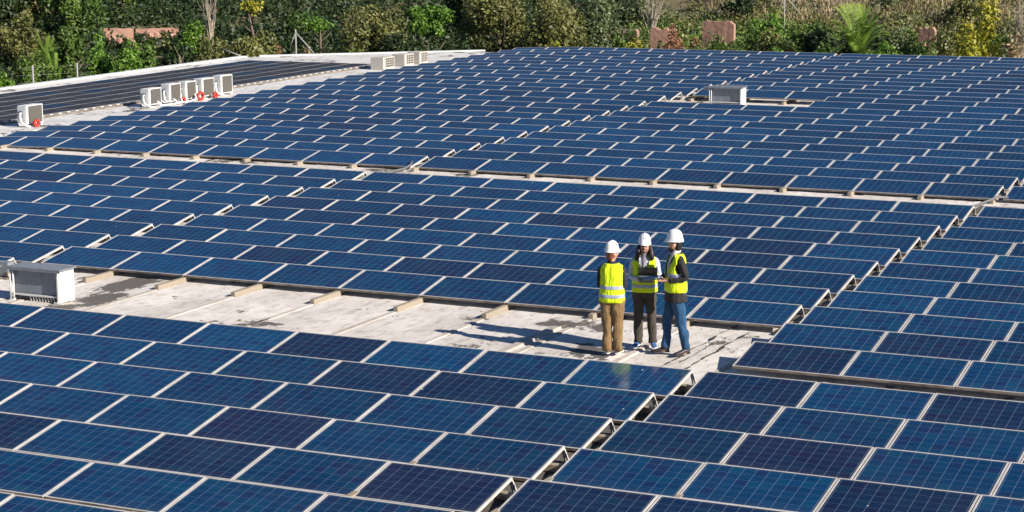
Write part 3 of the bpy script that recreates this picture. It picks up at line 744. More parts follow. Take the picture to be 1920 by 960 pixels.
    if P.get('shirt_front'):
        loft('shirt_front', [(S((0, .018, 1.10)), S((.030, 0, 0)), S((0, .118, 0))), (S((0, .018, 1.26)), S((.050, 0, 0)), S((0, .120, 0))), (S((0, .012, 1.38)), S((.058, 0, 0)), S((0, .102, 0))), (S((0, .0, 1.46)), S((.064, 0, 0)), S((0, .074, 0))), (S((0, -.004, 1.512)), S((.067, 0, 0)), S((0, .068, 0))), (S((0, -.004, 1.535)), S((.067, 0, 0)), S((0, .066, 0)))], P['shirt_front'], top, cap=False)
    # ---- vest
    vh = P.get('vest_hem', .84); w_ = P.get('vest_w', 1.0)
    vr = [((0, 0, vh), .200*w_, .150), ((0, 0, vh+.12), .197*w_, .148), ((0, 0, 1.10), .186*w_, .140), ((0, 0, 1.26), .190, .140), ((0, -.005, 1.38), .204, .124), ((0, -.01, 1.445), .176, .098), ((0, -.01, 1.483), .098, .082)]
    V_ = P.get('vneck'); fr = math.pi/2
    def skip(a, z):
        z = z/k
        if V_ is None: 
            return z > 1.47 and abs(((a-fr+math.pi) % (2*math.pi))-math.pi) < .6
        da = abs(((a-fr+math.pi) % (2*math.pi))-math.pi)
        if z > V_: return da < .10 + (z-V_)*2.3
        return da < P.get('open', .03)
    def arm_hole(a, z):
        z = z/k; da = min(abs(((a+math.pi) % (2*math.pi))-math.pi), abs(((a-math.pi+math.pi) % (2*math.pi))-math.pi))
        return 1.20 < z < 1.415 and da < .42*math.sin(math.pi*min(1, (z-1.20)/.215))**.5
    vest = loft('vest', [(S(c), S((a, 0, 0)), S((0, b__, 0))) for c, a, b__ in vr], HIVIS, e, 56, amp=.016*k, seed=5, skip=lambda a, z: skip(a, z) or arm_hole(a, z), thick=.006, cap=False, vs=2.2)
    def at(z):
        for i in range(len(vr)-1):
            if vr[i][0][2] <= z <= vr[i+1][0][2]:
                t = (z-vr[i][0][2])/(vr[i+1][0][2]-vr[i][0][2]); return vr[i][1]*(1-t)+vr[i+1][1]*t, vr[i][2]*(1-t)+vr[i+1][2]*t
    for z in P['bands']:
        h = .026; q = []
        for zz in (z-h, z, z+h): a, c = at(zz); q.append((S((0, 0, zz)), S((a+.007, 0, 0)), S((0, c+.007, 0))))
        loft('reflective_band', q, REFL, vest, 56, amp=.016*k, seed=5, skip=(lambda a, z: skip(a, z)), thick=.003, cap=False, vs=2.2)
    # ---- shoes
    for qi, (hip, kn, an, toe) in enumerate(lg):
        an, toe = Vector(an), Vector(toe); d = Vector((toe.x-an.x, toe.y-an.y, 0)).normalized(); sd_ = Vector((d.y, -d.x, 0))
        heel = Vector((an.x, an.y, 0)) - d*.065; zb = an.z-.075
        def sec(t, wx, zt, z0=0.0): c = heel+d*t; return (S((c.x, c.y, zb+(zt+z0)/2)), S(sd_*wx), S(Vector((0, 0, (zt-z0)/2))))
        sh = loft('shoe', [sec(0, .022, .05, .012), sec(.02, .034, .085, .012), sec(.08, .036, .095, .012), sec(.15, .041, .062, .012), sec(.21, .043, .046, .012), sec(.255, .034, .036, .012), sec(.275, .012, .026, .012)], P['shoe'], e, 16)
        loft('sole', [sec(-.004, .024, .018, 0), sec(.03, .037, .020, 0), sec(.12, .036, .018, 0), sec(.20, .046, .018, 0), sec(.26, .035, .018, 0), sec(.28, .010, .016, 0)], P['sole'], sh, 16)
    # ---- helmet
    b = bmesh.new(); rows = []; n = 32
    prof = [(0, .162), (.3, .159), (.55, .147), (.75, .124), (.9, .086), (.98, .035), (1.0, .0), (1.01, -.012)]
    for t, z in prof:
        row = []
        for q in range(n):
            a = 2*math.pi*q/n; fx, fy = math.sin(a), math.cos(a); rx, ry = .102, .121
            ext = 0
            if z <= .0: ext = .006 + .036*max(0, fy)**3
            if z < -.005: ext += .006
            rg_ = .006*max(0, 1-abs(fx)*5) if z > .05 and t > 0 else 0
            row.append(b.verts.new(S(HP(((rx*t+ext*.6)*fx, (ry*t+ext)*fy - .008, z+.062+rg_ - (.012*max(0, fy)**2 if z <= 0 else 0))))))
        rows.append(row)
    for i in range(1, len(rows)-1):
        for q in range(n): b.faces.new((rows[i][q], rows[i][(q+1) % n], rows[i+1][(q+1) % n], rows[i+1][q]))
    b.faces.new(rows[1]); [b.verts.remove(v) for v in rows[0]]
    bmesh.ops.recalc_face_normals(b, faces=b.faces)
    hm = link('helmet', b, HELM, e, True); s = hm.modifiers.new('sol', 'SOLIDIFY'); s.thickness = .004; s = hm.modifiers.new('ss', 'SUBSURF'); s.levels = 1; s.render_levels = 1
    b = bmesh.new(); tube_bm(b, [S(HP((0, -.118, .10))), S(HP((0, -.08, .197))), S(HP((0, 0, .229))), S(HP((0, .065, .205))), S(HP((0, .105, .14)))], [(.012, .006)]*5, 8, True, (1, 0, 0)); link('helmet_ridge', b, HELM, hm, True)
    # ---- hair
    hk = P['hairstyle']
    if hk == 'short':
        loft('hair', [(S(HP((0, -.055, .075))), S(Rh @ Vector((.080, 0, 0))), S(Rh @ Vector((0, .052, 0)))), (S(HP((0, -.062, .0))), S(Rh @ Vector((.076, 0, 0))), S(Rh @ Vector((0, .044, 0)))), (S(HP((0, -.055, -.06))), S(Rh @ Vector((.062, 0, 0))), S(Rh @ Vector((0, .045, 0)))), (S(HP((0, -.05, -.09))), S(Rh @ Vector((.04, 0, 0))), S(Rh @ Vector((0, .03, 0))))], P['hair'], e, 18, amp=.006)
    if hk == 'long':
        loft('hair', [(S(HP((0, -.040, .07))), S((.090, 0, 0)), S((0, .070, 0))), (S(HP((0, -.045, .0))), S((.100, 0, 0)), S((0, .075, 0))), (S(HP((0, -.045, -.10))), S((.115, 0, 0)), S((0, .070, 0))), (S((0, -.045, 1.43)), S((.135, 0, 0)), S((0, .065, 0))), (S((0, -.05, 1.36)), S((.11, 0, 0)), S((0, .09, 0)))], P['hair'], e, 22, amp=.012)
        for sx, zt in ((-1, 1.41), (1, 1.40)):
            pts = [HP((sx*.080, .0, .05)), HP((sx*.098, .03, -.03)), HP((sx*.105, .05, -.11)), Vector((sx*.115, .070, 1.455)), Vector((sx*.12, .085, zt))]
            loft('hair_lock', [tuple(S(q) for q in r_) for r_ in limb_rings(pts, [.026, .034, .040, .040, .018])], P['hair'], e, 14, amp=.010)
    if P.get('beard'):
        loft('beard', [(S(HP((0, .024, -.050))), S(Rh @ Vector((.066, 0, 0))), S(Rh @ Vector((0, .052, 0)))), (S(HP((0, .032, -.066))), S(Rh @ Vector((.066, 0, 0))), S(Rh @ Vector((0, .056, 0)))), (S(HP((0, .034, -.098))), S(Rh @ Vector((.045, 0, 0))), S(Rh @ Vector((0, .045, 0)))), (S(HP((0, .034, -.116))), S(Rh @ Vector((.02, 0, 0))), S(Rh @ Vector((0, .022, 0))))], P['hair'], e, 18, amp=.004)
    return e, S, ang

def legs(wl=.09, yl=0, wr=.09, yr=0, toe=.18, out=.05, knl=0, knr=0):
    return [((-.09, 0, .86), (-.09-(wl-.09)*.5, .01+yl*.5+knl, .48), (-wl, yl, .085), (-wl-out, yl+toe*.8, .03)),
            ((.09, 0, .86), (.09+(wr-.09)*.5, .01+yr*.5+knr, .48), (wr, yr, .085), (wr+out, yr+toe*.8, .03))]
# the worker seen from behind
P1 = dict(head_yaw=-.75, skin=SKIN, hair=HAIRA, hairstyle='short', larm=[(-.168, -.0, 1.39), (-.205, -.01, 1.12), (-.10, .17, 1.04), (-.02, .24, 1.05), (0, 0, 1)],
          rarm=[(.168, -.0, 1.39), (.205, -.01, 1.12), (.10, .17, 1.04), (.02, .24, 1.05), (0, 0, 1)], legs=legs(.075, 0, .085, .02, out=.03),
          leg_w=1.16, flare=1.12, hem=-.02, trm=BROWN, top=NAVYT, sleeve=NAVYT, vest_hem=.86, vneck=None, bands=(1.105, .965), shoe=TAN, sole=SOLE, vest_w=1.0)
person(-2.114, -3.50, (-.22, .97), 1.69, 'worker seen from behind in a yellow vest and brown trousers, head turned right', P1)
# the woman facing the camera
P2 = dict(head_yaw=.12, head_tilt=-.05, smile=True, skin=SKIN2, hair=HAIRD, hairstyle='long', larm=[(-.170, 0, 1.395), (-.225, .0, 1.14), (-.10, .235, 1.17), (-.02, .27, 1.19), (0, 0, 1)],
          rarm=[(.170, 0, 1.395), (.225, .0, 1.13), (.07, .225, 1.12), (-.02, .27, 1.12), (0, 0, 1)], legs=legs(.13, .0, .105, -.02, out=.04),
          leg_w=1.02, flare=1.1, hem=-.02, trm=DBROWN, top=SHIRT, sleeve=SHIRT, shirt_front=SHIRTD, vest_hem=.90, vneck=1.26, bands=(1.00,), shoe=BLUESH, sole=SOLE)
e2, S2, a2_ = person(-1.87, -2.78, (.30, -.95), 1.72, 'long-haired woman facing the camera with a black folder, yellow vest and blue shoes', P2)
# the man in profile
P3 = dict(head_yaw=-.42, skin=SKIN, hair=HAIRD, hairstyle='short', beard=True, curl=.3, larm=[(-.185, -.01, 1.395), (-.235, -.10, 1.15), (-.14, .155, 1.115), (-.10, .25, 1.115), (1, 0, .2)],
          rarm=[(.185, -.0, 1.395), (.225, .0, 1.15), (.09, .22, 1.115), (.04, .30, 1.115), (-1, 0, .2)], legs=legs(.10, -.12, .11, .13, out=.04, toe=.19, knl=.0, knr=.03),
          leg_w=.93, flare=.9, hem=.0, trm=JEANS, top=JACKET, sleeve=JACKET, shirt_front=WHITES, long_jacket=True, vest_hem=.935, vneck=1.16, bands=(1.185,), shoe=DSHOE, sole=DSHOE, vest_w=1.0)
e3, S3, a3_ = person(-1.22, -3.10, (-.78, -.62), 1.86, 'bearded man in profile with black jacket, yellow vest and blue jeans', P3)
def carry(name, loc, ang, parts, label, cat):
    e = empty(name, loc, ang); tag(e, label, cat)
    for nm, c, s, m, rot in parts: boxo(nm, c, s, m, e, rot, .004)
    return e
PAPER = mat('paper', (.75, .75, .74), .7); SCR = mat('glossy_screen', (.02, .05, .12), .12)
def world_of(e, S, p): return Matrix.Translation(e.location) @ Matrix.Rotation(e.rotation_euler[2], 4, 'Z') @ S(p).to_4d().to_3d().to_4d().to_3d()
wl = lambda e, S, p: (Matrix.Translation(e.location) @ Matrix.Rotation(e.rotation_euler[2], 4, 'Z')) @ S(p)
rx = Matrix.Rotation(R(62), 3, 'X')
GREYP = mat('grey_plastic', (.10, .10, .105), .35)
carry('folder', wl(e2, S2, (-.07, .285, 1.20)), a2_+.1, [('cover', (0, .02, .07), (.30, .018, .14), BLACK, Matrix.Rotation(R(-18), 3, 'X')), ('tray', (.02, .0, -.05), (.22, .05, .11), GREYP, Matrix.Rotation(R(-8), 3, 'X')), ('page', (0, .045, .0), (.27, .004, .02), PAPER, None)],
      'open black folder held against the chest of the long-haired woman', 'folder')
carry('tablet', wl(e3, S3, (.02, .37, 1.135)), a3_, [('casing', (0, 0, 0), (.25, .34, .014), BLACK, Matrix.Rotation(R(-5), 3, 'X')), ('screen', (0, 0, .010), (.22, .30, .004), SCR, Matrix.Rotation(R(-5), 3, 'X')), ('paper_sheet', (-.02, -.10, .018), (.18, .12, .004), PAPER, Matrix.Rotation(R(-5), 3, 'X'))],
      'thin tablet held out flat by the bearded man', 'tablet')

# ------------------------------------------------------------------ vegetation
def leaf_mat(name, c1, c2, trans=.22):
    m = mat(name, c1, .55); k = NT(m)
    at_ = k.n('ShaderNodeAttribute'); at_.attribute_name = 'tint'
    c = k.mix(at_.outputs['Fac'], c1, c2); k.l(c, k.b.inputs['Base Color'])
    tr = k.n('ShaderNodeBsdfTranslucent'); k.l(c, tr.inputs['Color']); mx = k.n('ShaderNodeMixShader'); mx.inputs[0].default_value = trans
    k.l(k.b.outputs[0], mx.inputs[1]); k.l(tr.outputs[0], mx.inputs[2]); k.l(mx.outputs[0], k.t.nodes['Material Output'].inputs['Surface']); return m
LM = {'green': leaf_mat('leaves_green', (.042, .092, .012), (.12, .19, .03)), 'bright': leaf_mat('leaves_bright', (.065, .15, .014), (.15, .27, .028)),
      'olive': leaf_mat('leaves_olive', (.065, .08, .02), (.22, .22, .062)), 'dark': leaf_mat('leaves_dark_shade', (.014, .033, .009), (.038, .068, .016)),  # the dark leaves carry the shade among the crowns in their colour
      'yellow': leaf_mat('leaves_yellow', (.20, .22, .018), (.42, .38, .03)), 'rust': leaf_mat('leaves_rust', (.20, .10, .05), (.38, .20, .11)),
      'grey': leaf_mat('twigs_grey', (.12, .105, .07), (.24, .21, .14)), 'palm': leaf_mat('palm_green', (.05, .13, .015), (.30, .42, .06)), 'straw': leaf_mat('dry_straw', (.20, .165, .085), (.42, .33, .18)),
      'sage': leaf_mat('leaves_sage', (.09, .12, .045), (.17, .20, .09))}
BARK = mat('bark', (.13, .10, .075), .9); BARKP = mat('pale_bark', (.34, .28, .22), .9)
def leaves(pts, nrm, size, aspect=.6, jitter=.9):
    """one small folded leaf spray (quad) per point"""
    n = len(pts); a = rng.normal(size=(n, 3)); nn = nrm + rng.normal(size=(n, 3))*jitter; nn /= np.linalg.norm(nn, axis=1)[:, None]+1e-9
    u = np.cross(nn, a); u /= np.linalg.norm(u, axis=1)[:, None]+1e-9; v = np.cross(nn, u)
    s = size*rng.uniform(.6, 1.4, (n, 1)); u = u*s; v = v*s*aspect
    V = np.stack([pts-u, pts-v*.9+u*.1, pts+u, pts+v*.9+u*.1], 1).reshape(-1, 3)
    return V, np.arange(4*n).reshape(n, 4)
def leaf_object(name, pts, nrm, size, m, parent=None, aspect=.6, tint=None, jitter=.9):
    V, F = leaves(pts, nrm, size, aspect, jitter); me = quads_mesh(name, V, F)
    t = rng.uniform(0, 1, len(pts)) if tint is None else np.clip(tint + rng.normal(size=len(pts))*.22, 0, 1)
    at_ = me.attributes.new('tint', 'FLOAT', 'FACE')
    if len(at_.data) == len(t): at_.data.foreach_set('value', t.astype(np.float32))
    return link(name, me, m, parent)
def crown_points(w_, d_, h, n, lumps=14, fill=.25, seed=0, bottom=.1):
    r_ = np.random.default_rng(seed)
    # lumps on an ellipsoid, leaves on the lumps
    lc = r_.normal(size=(lumps, 3)); lc /= np.linalg.norm(lc, axis=1)[:, None]; lc *= r_.uniform(.35, .78, (lumps, 1)); lc[:, 2] = lc[:, 2]*.9
    lr = r_.uniform(.22, .42, lumps); pk = r_.choice(lumps, n, p=lr**2/np.sum(lr**2))
    q = r_.normal(size=(n, 3)); q /= np.linalg.norm(q, axis=1)[:, None]; rad = np.where(r_.random(n) < fill, r_.uniform(.3, 1, n), r_.uniform(.82, 1.08, n))
    p = lc[pk] + q*(lr[pk]*rad)[:, None]; lt = r_.uniform(.15, .85, lumps)[pk]
    nrm = q*.7 + p*.5
    p = p*np.array([w_/2, d_/2, h/2])*1.06; return p, nrm, lt
def at_s(px, s):
    """ground point straight behind picture column px, s metres beyond the roof"""
    d = fw + (px-960)/FPX*rt; d = Vector((d.x, d.y, 0)).normalized(); t = 40.
    while outside(CAM.x+d.x*t, CAM.y+d.y*t) < s: t += .25
    x, y = CAM.x+d.x*t, CAM.y+d.y*t; return x, y, float(land_h(x, y)), t
def z_for(py, x, y):
    lo_, hi_ = -10., 30.
    for _ in range(40):
        mid = (lo_+hi_)/2
        if project((x, y, mid))[1] > py: lo_ = mid
        else: hi_ = mid
    return lo_
tid = 0
def shrub(px, top, wpx, s, kind, label, bot=None, dens=1.0, trunk=True, name='tree', cat='tree', leaf=.13, group=None, bare=False, lumps=16, pos=None):
    global tid; tid += 1
    x, y, z, t = at_s(px, s); zt = z_for(top, x, y); m_per = t/FPX; wd = wpx*m_per
    h = max(zt-z, .6)
    if bot is not None: zb = max(z_for(bot, x, y), z)
    else: zb = z - .1
    ch = max(zt-zb, .4); e = empty(name, (x, y, z-.15)); tag(e, label, cat, group)
    n = int(min(9000, max(350, 170*wd*ch*dens*(.13/leaf)**2)))
    p, nr, lt = crown_points(wd, wd*.9, ch, n, lumps=lumps, seed=tid*17+3)
    p[:, 2] += zb + ch/2 - z + .15
    leaf_object('crown', p, nr, leaf, LM[kind], e, tint=lt)
    if trunk:
        b = bmesh.new(); rd = random.Random(tid); th = max(zb-z+ch*.55, ch*.5); r0 = .05+.018*h
        tube_bm(b, [(0, 0, -.1), (rd.uniform(-.1, .1), 0, th*.4), (rd.uniform(-.2, .2), rd.uniform(-.2, .2), th)], [r0, r0*.75, r0*.4], 8)
        for q in range(7):
            a = rd.uniform(0, 6.28); z0 = th*rd.uniform(.35, .9); L_ = wd*rd.uniform(.25, .42)
            tube_bm(b, [(0, 0, z0), (math.cos(a)*L_*.5, math.sin(a)*L_*.5, z0+L_*.35), (math.cos(a)*L_, math.sin(a)*L_, z0+L_*.9)], [r0*.45, r0*.3, r0*.1], 6)
        link('trunk', b, BARKP if kind in ('grey', 'rust') else BARK, e, True)
    return e
def bare_tree(px, top, wpx, s, label, m=None, n=26, name='tree'):
    x, y, z, t = at_s(px, s); zt = z_for(top, x, y); h = zt-z; wd = wpx*t/FPX; e = empty(name, (x, y, z-.1)); tag(e, label, 'bare tree')
    rd = random.Random(px); b = bmesh.new(); tr_ = bmesh.new()
    tube_bm(tr_, [(0, 0, 0), (rd.uniform(-.1, .1), 0, h*.3), (rd.uniform(-.15, .15), 0, h*.55)], [.10, .08, .05], 8); link('trunk', tr_, m or BARKP, e, True)
    for q in range(n):
        a = rd.uniform(0, 6.28); z0 = h*rd.uniform(.02, .5); L_ = rd.uniform(.3, 1)*wd/2; zz = h*rd.uniform(.6, 1.)
        p1 = Vector((math.cos(a)*L_*.5, math.sin(a)*L_*.5, (z0+zz)/2)); p2 = Vector((math.cos(a)*L_, math.sin(a)*L_, zz))
        tube_bm(b, [(0, 0, z0), p1, p2], [.035, .024, .008], 5)
        for _ in range(4):
            c = p1.lerp(p2, rd.random()); tube_bm(b, [c, c+Vector((rd.uniform(-.4, .4), rd.uniform(-.4, .4), rd.uniform(.1, .6)))], [.013, .005], 4)
    link('branches', b, m or BARKP, e); return e

T = [ # px, top, width px, s, kind, label, bottom, density, leaf
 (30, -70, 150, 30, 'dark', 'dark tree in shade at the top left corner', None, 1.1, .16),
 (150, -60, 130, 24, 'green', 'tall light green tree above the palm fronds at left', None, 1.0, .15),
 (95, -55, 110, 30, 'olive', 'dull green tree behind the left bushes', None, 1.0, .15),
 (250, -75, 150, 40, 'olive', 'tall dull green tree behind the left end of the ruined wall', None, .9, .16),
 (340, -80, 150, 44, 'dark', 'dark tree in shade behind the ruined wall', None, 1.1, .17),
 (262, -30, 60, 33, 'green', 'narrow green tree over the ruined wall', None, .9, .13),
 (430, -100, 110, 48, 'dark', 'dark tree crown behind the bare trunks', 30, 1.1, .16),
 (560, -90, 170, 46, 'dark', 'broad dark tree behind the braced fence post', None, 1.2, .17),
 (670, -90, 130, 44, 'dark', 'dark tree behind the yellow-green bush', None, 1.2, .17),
 (15, 98, 75, 7, 'bright', 'leafy bright green bush at the left edge by the roof', None, 1.2, .12),
 (82, 84, 85, 6, 'green', 'leafy green bush second from the left by the roof', None, 1.2, .12),
 (60, 28, 100, 18, 'olive', 'round olive bush left of the bright fronds', None, 1.0, .13),
 (150, 40, 70, 15, 'green', 'green bush just right of the bright fronds', None, 1.1, .13),
 (205, 58, 62, 9, 'bright', 'light green bush below the left end of the wall', None, 1.1, .12),
 (170, 92, 80, 5, 'green', 'low green bush above the thin fence post', None, 1.0, .12),
 (255, 80, 90, 7, 'bright', 'bright green bush in front of the pink rubble', None, 1.1, .12),
 (300, 100, 70, 5, 'green', 'low green bush under the pink rubble', None, 1.0, .12),
 (345, 72, 90, 9, 'dark', 'dark bush with thin bare stems beside the roof edge', None, 1.2, .13),
 (372, 20, 60, 14, 'bright', 'bright yellow-green bush right of the ruined wall', None, 1.0, .12),
 (452, 26, 165, 8, 'olive', 'big round olive bush over the corner of the flush panels', None, 1.15, .12),
 (400, 52, 70, 6, 'olive', 'olive bush at the foot of the bare pale trunks', None, 1.1, .12),
 (487, -5, 50, 22, 'yellow', 'small tree with yellow autumn leaves', 32, .5, .12),
 (590, 18, 85, 26, 'green', 'dark green bush behind the braced fence post', None, 1.0, .13),
 (610, 30, 55, 20, 'bright', 'bright green bush right of the braced post', 62, .8, .12),
 (610, 80, 70, 4, 'green', 'low dark bush at the far roof edge', None, 1.1, .12),
 (705, -6, 150, 9, 'olive', 'tall yellow-olive bush left of the bright round tree', None, 1.15, .12),
 (688, 60, 55, 5, 'green', 'small green bush below the yellow-olive one', None, 1.1, .11),
 (811, 4, 92, 13, 'bright', 'bright green round-topped tree behind the beige vent boxes', 75, 1.5, .11),
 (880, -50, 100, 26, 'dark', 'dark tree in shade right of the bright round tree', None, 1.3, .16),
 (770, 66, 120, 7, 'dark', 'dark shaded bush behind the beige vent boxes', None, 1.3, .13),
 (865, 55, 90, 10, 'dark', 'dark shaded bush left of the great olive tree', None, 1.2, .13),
 (945, -45, 165, 12, 'olive', 'great olive tree, left one of three joined crowns', None, 1.15, .12),
 (1040, -30, 160, 9, 'olive', 'great olive tree, middle one of three joined crowns', None, 1.2, .12),
 (1118, -25, 130, 12, 'sage', 'greyer olive tree, right one of three joined crowns', None, 1.1, .12),
 (1030, 66, 85, 2.5, 'yellow', 'low yellow-green bush peeping over the far panel row', None, .9, .11),
 (1170, 48, 70, 12, 'green', 'green bush below the pale rock', None, 1.0, .12),
 (1205, -15, 100, 30, 'sage', 'pale grey-green scrub behind the pink wall', None, .8, .12),
 (1195, 62, 55, 8, 'yellow', 'yellowish bush left of the square pink wall', None, .7, .11),
 (1283, 26, 78, 9, 'rust', 'thin reddish-brown bush between the pink walls', None, .55, .10),
 (1300, 55, 60, 7, 'green', 'green bush growing through the reddish-brown one', None, .7, .10),
 (1290, -40, 110, 40, 'dark', 'dark tree at the top above the pink walls', 14, .9, .14),
 (1385, -10, 70, 30, 'dark', 'dark bush above the wall with the doorway', 34, 1.0, .13),
 (1395, 30, 70, 14, 'green', 'green bush right of the doorway in the wall', None, .9, .12),
 (1440, 22, 90, 18, 'bright', 'bright green bush below the braced post at top right', None, .7, .12),
 (1450, 42, 90, 12, 'olive', 'olive bush in the middle of the right slope', None, .9, .12),
 (1505, 30, 80, 16, 'green', 'green bush left of the palm', None, .8, .12),
 (1610, 16, 110, 17, 'dark', 'dark green bush directly behind the palm', None, 1.1, .13),
 (1790, -8, 80, 30, 'olive', 'olive tree at the top left of the yellow-green tree', None, .8, .13),
 (1655, -12, 60, 34, 'sage', 'pale tree on the dry slope above the palm', None, .7, .12),
 (1420, -14, 70, 34, 'olive', 'olive bush on the dry slope left of the top fence post', None, .8, .12),
 (1532, 34, 90, 13, 'dark', 'dark bush added as shade left of the palm', None, 1.2, .13),  # added bush; its dark leaves stand for the palm's shadow
 (1262, 40, 46, 10, 'rust', 'reddish bush overlapping the right side of the square pink wall', None, .6, .10),
 (1322, 46, 40, 12, 'sage', 'thin grey-green bush overlapping the pink wall with the doorway', None, .5, .10),
 (292, 62, 44, 14, 'green', 'small green bush growing between the two pink walls', None, .8, .12),
 (335, 58, 40, 16, 'olive', 'small olive bush before the right end of the pink wall', None, .6, .12),
 (1712, 50, 40, 13, 'olive', 'small olive bush on the left side of the reddish stump', None, .7, .11),
 (1240, 64, 50, 7, 'green', 'green bush at the foot of the square pink wall', None, .8, .11),
 (1338, 54, 66, 9, 'green', 'green bush at the foot of the wall with the doorway', None, .8, .11),
 (1725, 58, 50, 11, 'green', 'green bush in front of the reddish stump', None, .8, .11),
 (1372, 72, 80, 5, 'green', 'low green hedge bush left of the hedge strip', None, 1.1, .11),
 (1450, 68, 100, 4, 'bright', 'low bright hedge bush below the olive bush', None, 1.0, .11),
 (1545, 76, 110, 3, 'green', 'low hedge bush left of the palm foot', None, 1.1, .11),
 (1640, 72, 110, 3, 'bright', 'low hedge bush right of the palm foot', None, 1.1, .11),
 (1730, 74, 90, 3, 'green', 'low dark hedge bush below the reddish stump', None, 1.1, .11),
 (1672, 22, 75, 14, 'sage', 'pale green shrub right of the palm', None, .8, .11),
 (1700, 40, 60, 10, 'green', 'small green shrub by the reddish stump', None, .8, .11),
 (1768, 12, 70, 13, 'olive', 'olive shrub left of the yellow tree', None, .7, .11),
 (1838, -25, 110, 9, 'yellow', 'tall yellow-green tree near the right edge', None, .75, .12),
 (1800, 55, 90, 5, 'yellow', 'low yellow-green bush at the foot of the tall yellow tree', None, .7, .11),
 (1868, 62, 60, 6, 'sage', 'low pale bush near the right edge', None, .7, .11),
]
for px, top, wpx, s, kind, lab, bot, dn, lf_ in T:
    low = top > 45 or 'bush' in lab or 'shrub' in lab or 'scrub' in lab
    shrub(px, top, wpx, s, kind, lab, bot, dn, name='shrub' if low else 'tree', cat='shrub' if low else 'tree', leaf=lf_*.76)
bare_tree(412, -30, 34, 20, 'bare pale trunks rising behind the olive bushes', n=14)
bare_tree(355, 92, 24, 5.5, 'thin leafless stems at the roof edge in the shade', n=12, name='dead_shrub')
bare_tree(1905, -20, 44, 9, 'grey leafless tree at the right edge', n=40)
bare_tree(1222, -20, 60, 24, 'grey leafless tree in the pale scrub', n=22)
bare_tree(1560, -10, 80, 34, 'bleached leafless thicket above the palm shade', n=22)
shrub(1895, 30, 60, 6, 'straw', 'orange dry bush at the foot of the grey tree', None, .5, True, 'shrub', 'shrub', .10)
shrub(533, 72, 34, 5, 'rust', 'small dry pinkish shrub beside the braced post', None, .6, True, 'shrub', 'shrub', .09)
shrub(590, 62, 50, 10, 'straw', 'dry brown shrub right of the braced post', None, .5, True, 'shrub', 'shrub', .10)
# palms: arching fronds made of many leaflets
def palm(px, top, wpx, s, label, nf=44, kind='palm', upright=.6):
    x, y, z, t = at_s(px, s); zt = z_for(top, x, y); h = zt-z; Rr_ = wpx*t/FPX/2; e = empty('palm', (x, y, z-.1)); tag(e, label, 'palm')
    th = max(h*.52, .2); b = bmesh.new(); tube_bm(b, [(0, 0, 0), (0, 0, th*.6), (0, 0, th)], [.22, .24, .16], 10); link('trunk', b, BARK, e, True)
    rd = random.Random(px+1)
    for f in range(nf):
        a = f*2.399; up_ = rd.uniform(.15, 1.0); L_ = Rr_*(1.15-.35*up_*upright); V, F = [], []
        d = Vector((math.cos(a), math.sin(a), 0)); sd_ = Vector((-d.y, d.x, 0)); pts = []
        for i in range(12):
            q = i/11; r_ = L_*q*(1-.2*up_*q); zz = th + (h-th)*(up_*2.25*q - 1.25*up_*q*q) - .5*(1-up_)*L_*q*q; pts.append(d*r_ + Vector((0, 0, zz)))
        for i in range(1, 12):
            p, dirv = pts[i], (pts[i]-pts[i-1]).normalized()
            for sgn in (-1, 1):
                for hh in (0, .5):
                    pp = pts[i-1].lerp(p, hh); ln = .42*math.sin(math.pi*min(1, (i+hh)/12+.08))**.6*Rr_/1.7
                    tip = pp + (sd_*sgn*.75 + dirv*.7 + Vector((0, 0, .18))).normalized()*ln; wv_ = dirv*.034
                    k0 = len(V); V += [pp-wv_, pp+wv_, tip+wv_*.3, tip-wv_*.3]; F.append((k0, k0+1, k0+2, k0+3))
        me = quads_mesh('frond', [tuple(v) for v in V], F); at_ = me.attributes.new('tint', 'FLOAT', 'FACE'); at_.data.foreach_set('value', np.full(len(F), rd.uniform(0, 1), dtype=np.float32))
        link('frond', me, LM[kind], e)
    return e
palm(1603, 4, 135, 11, 'palm with arching fronds above the far edge of the panels')
palm(108, 55, 60, 12, 'young bright palm among the bushes at left', 22)
palm(122, 84, 50, 7.5, 'small bright palm shoot by the roof at left', 16)
palm(1448, 8, 40, 22, 'tuft of bright upright fronds below the braced post', 16)

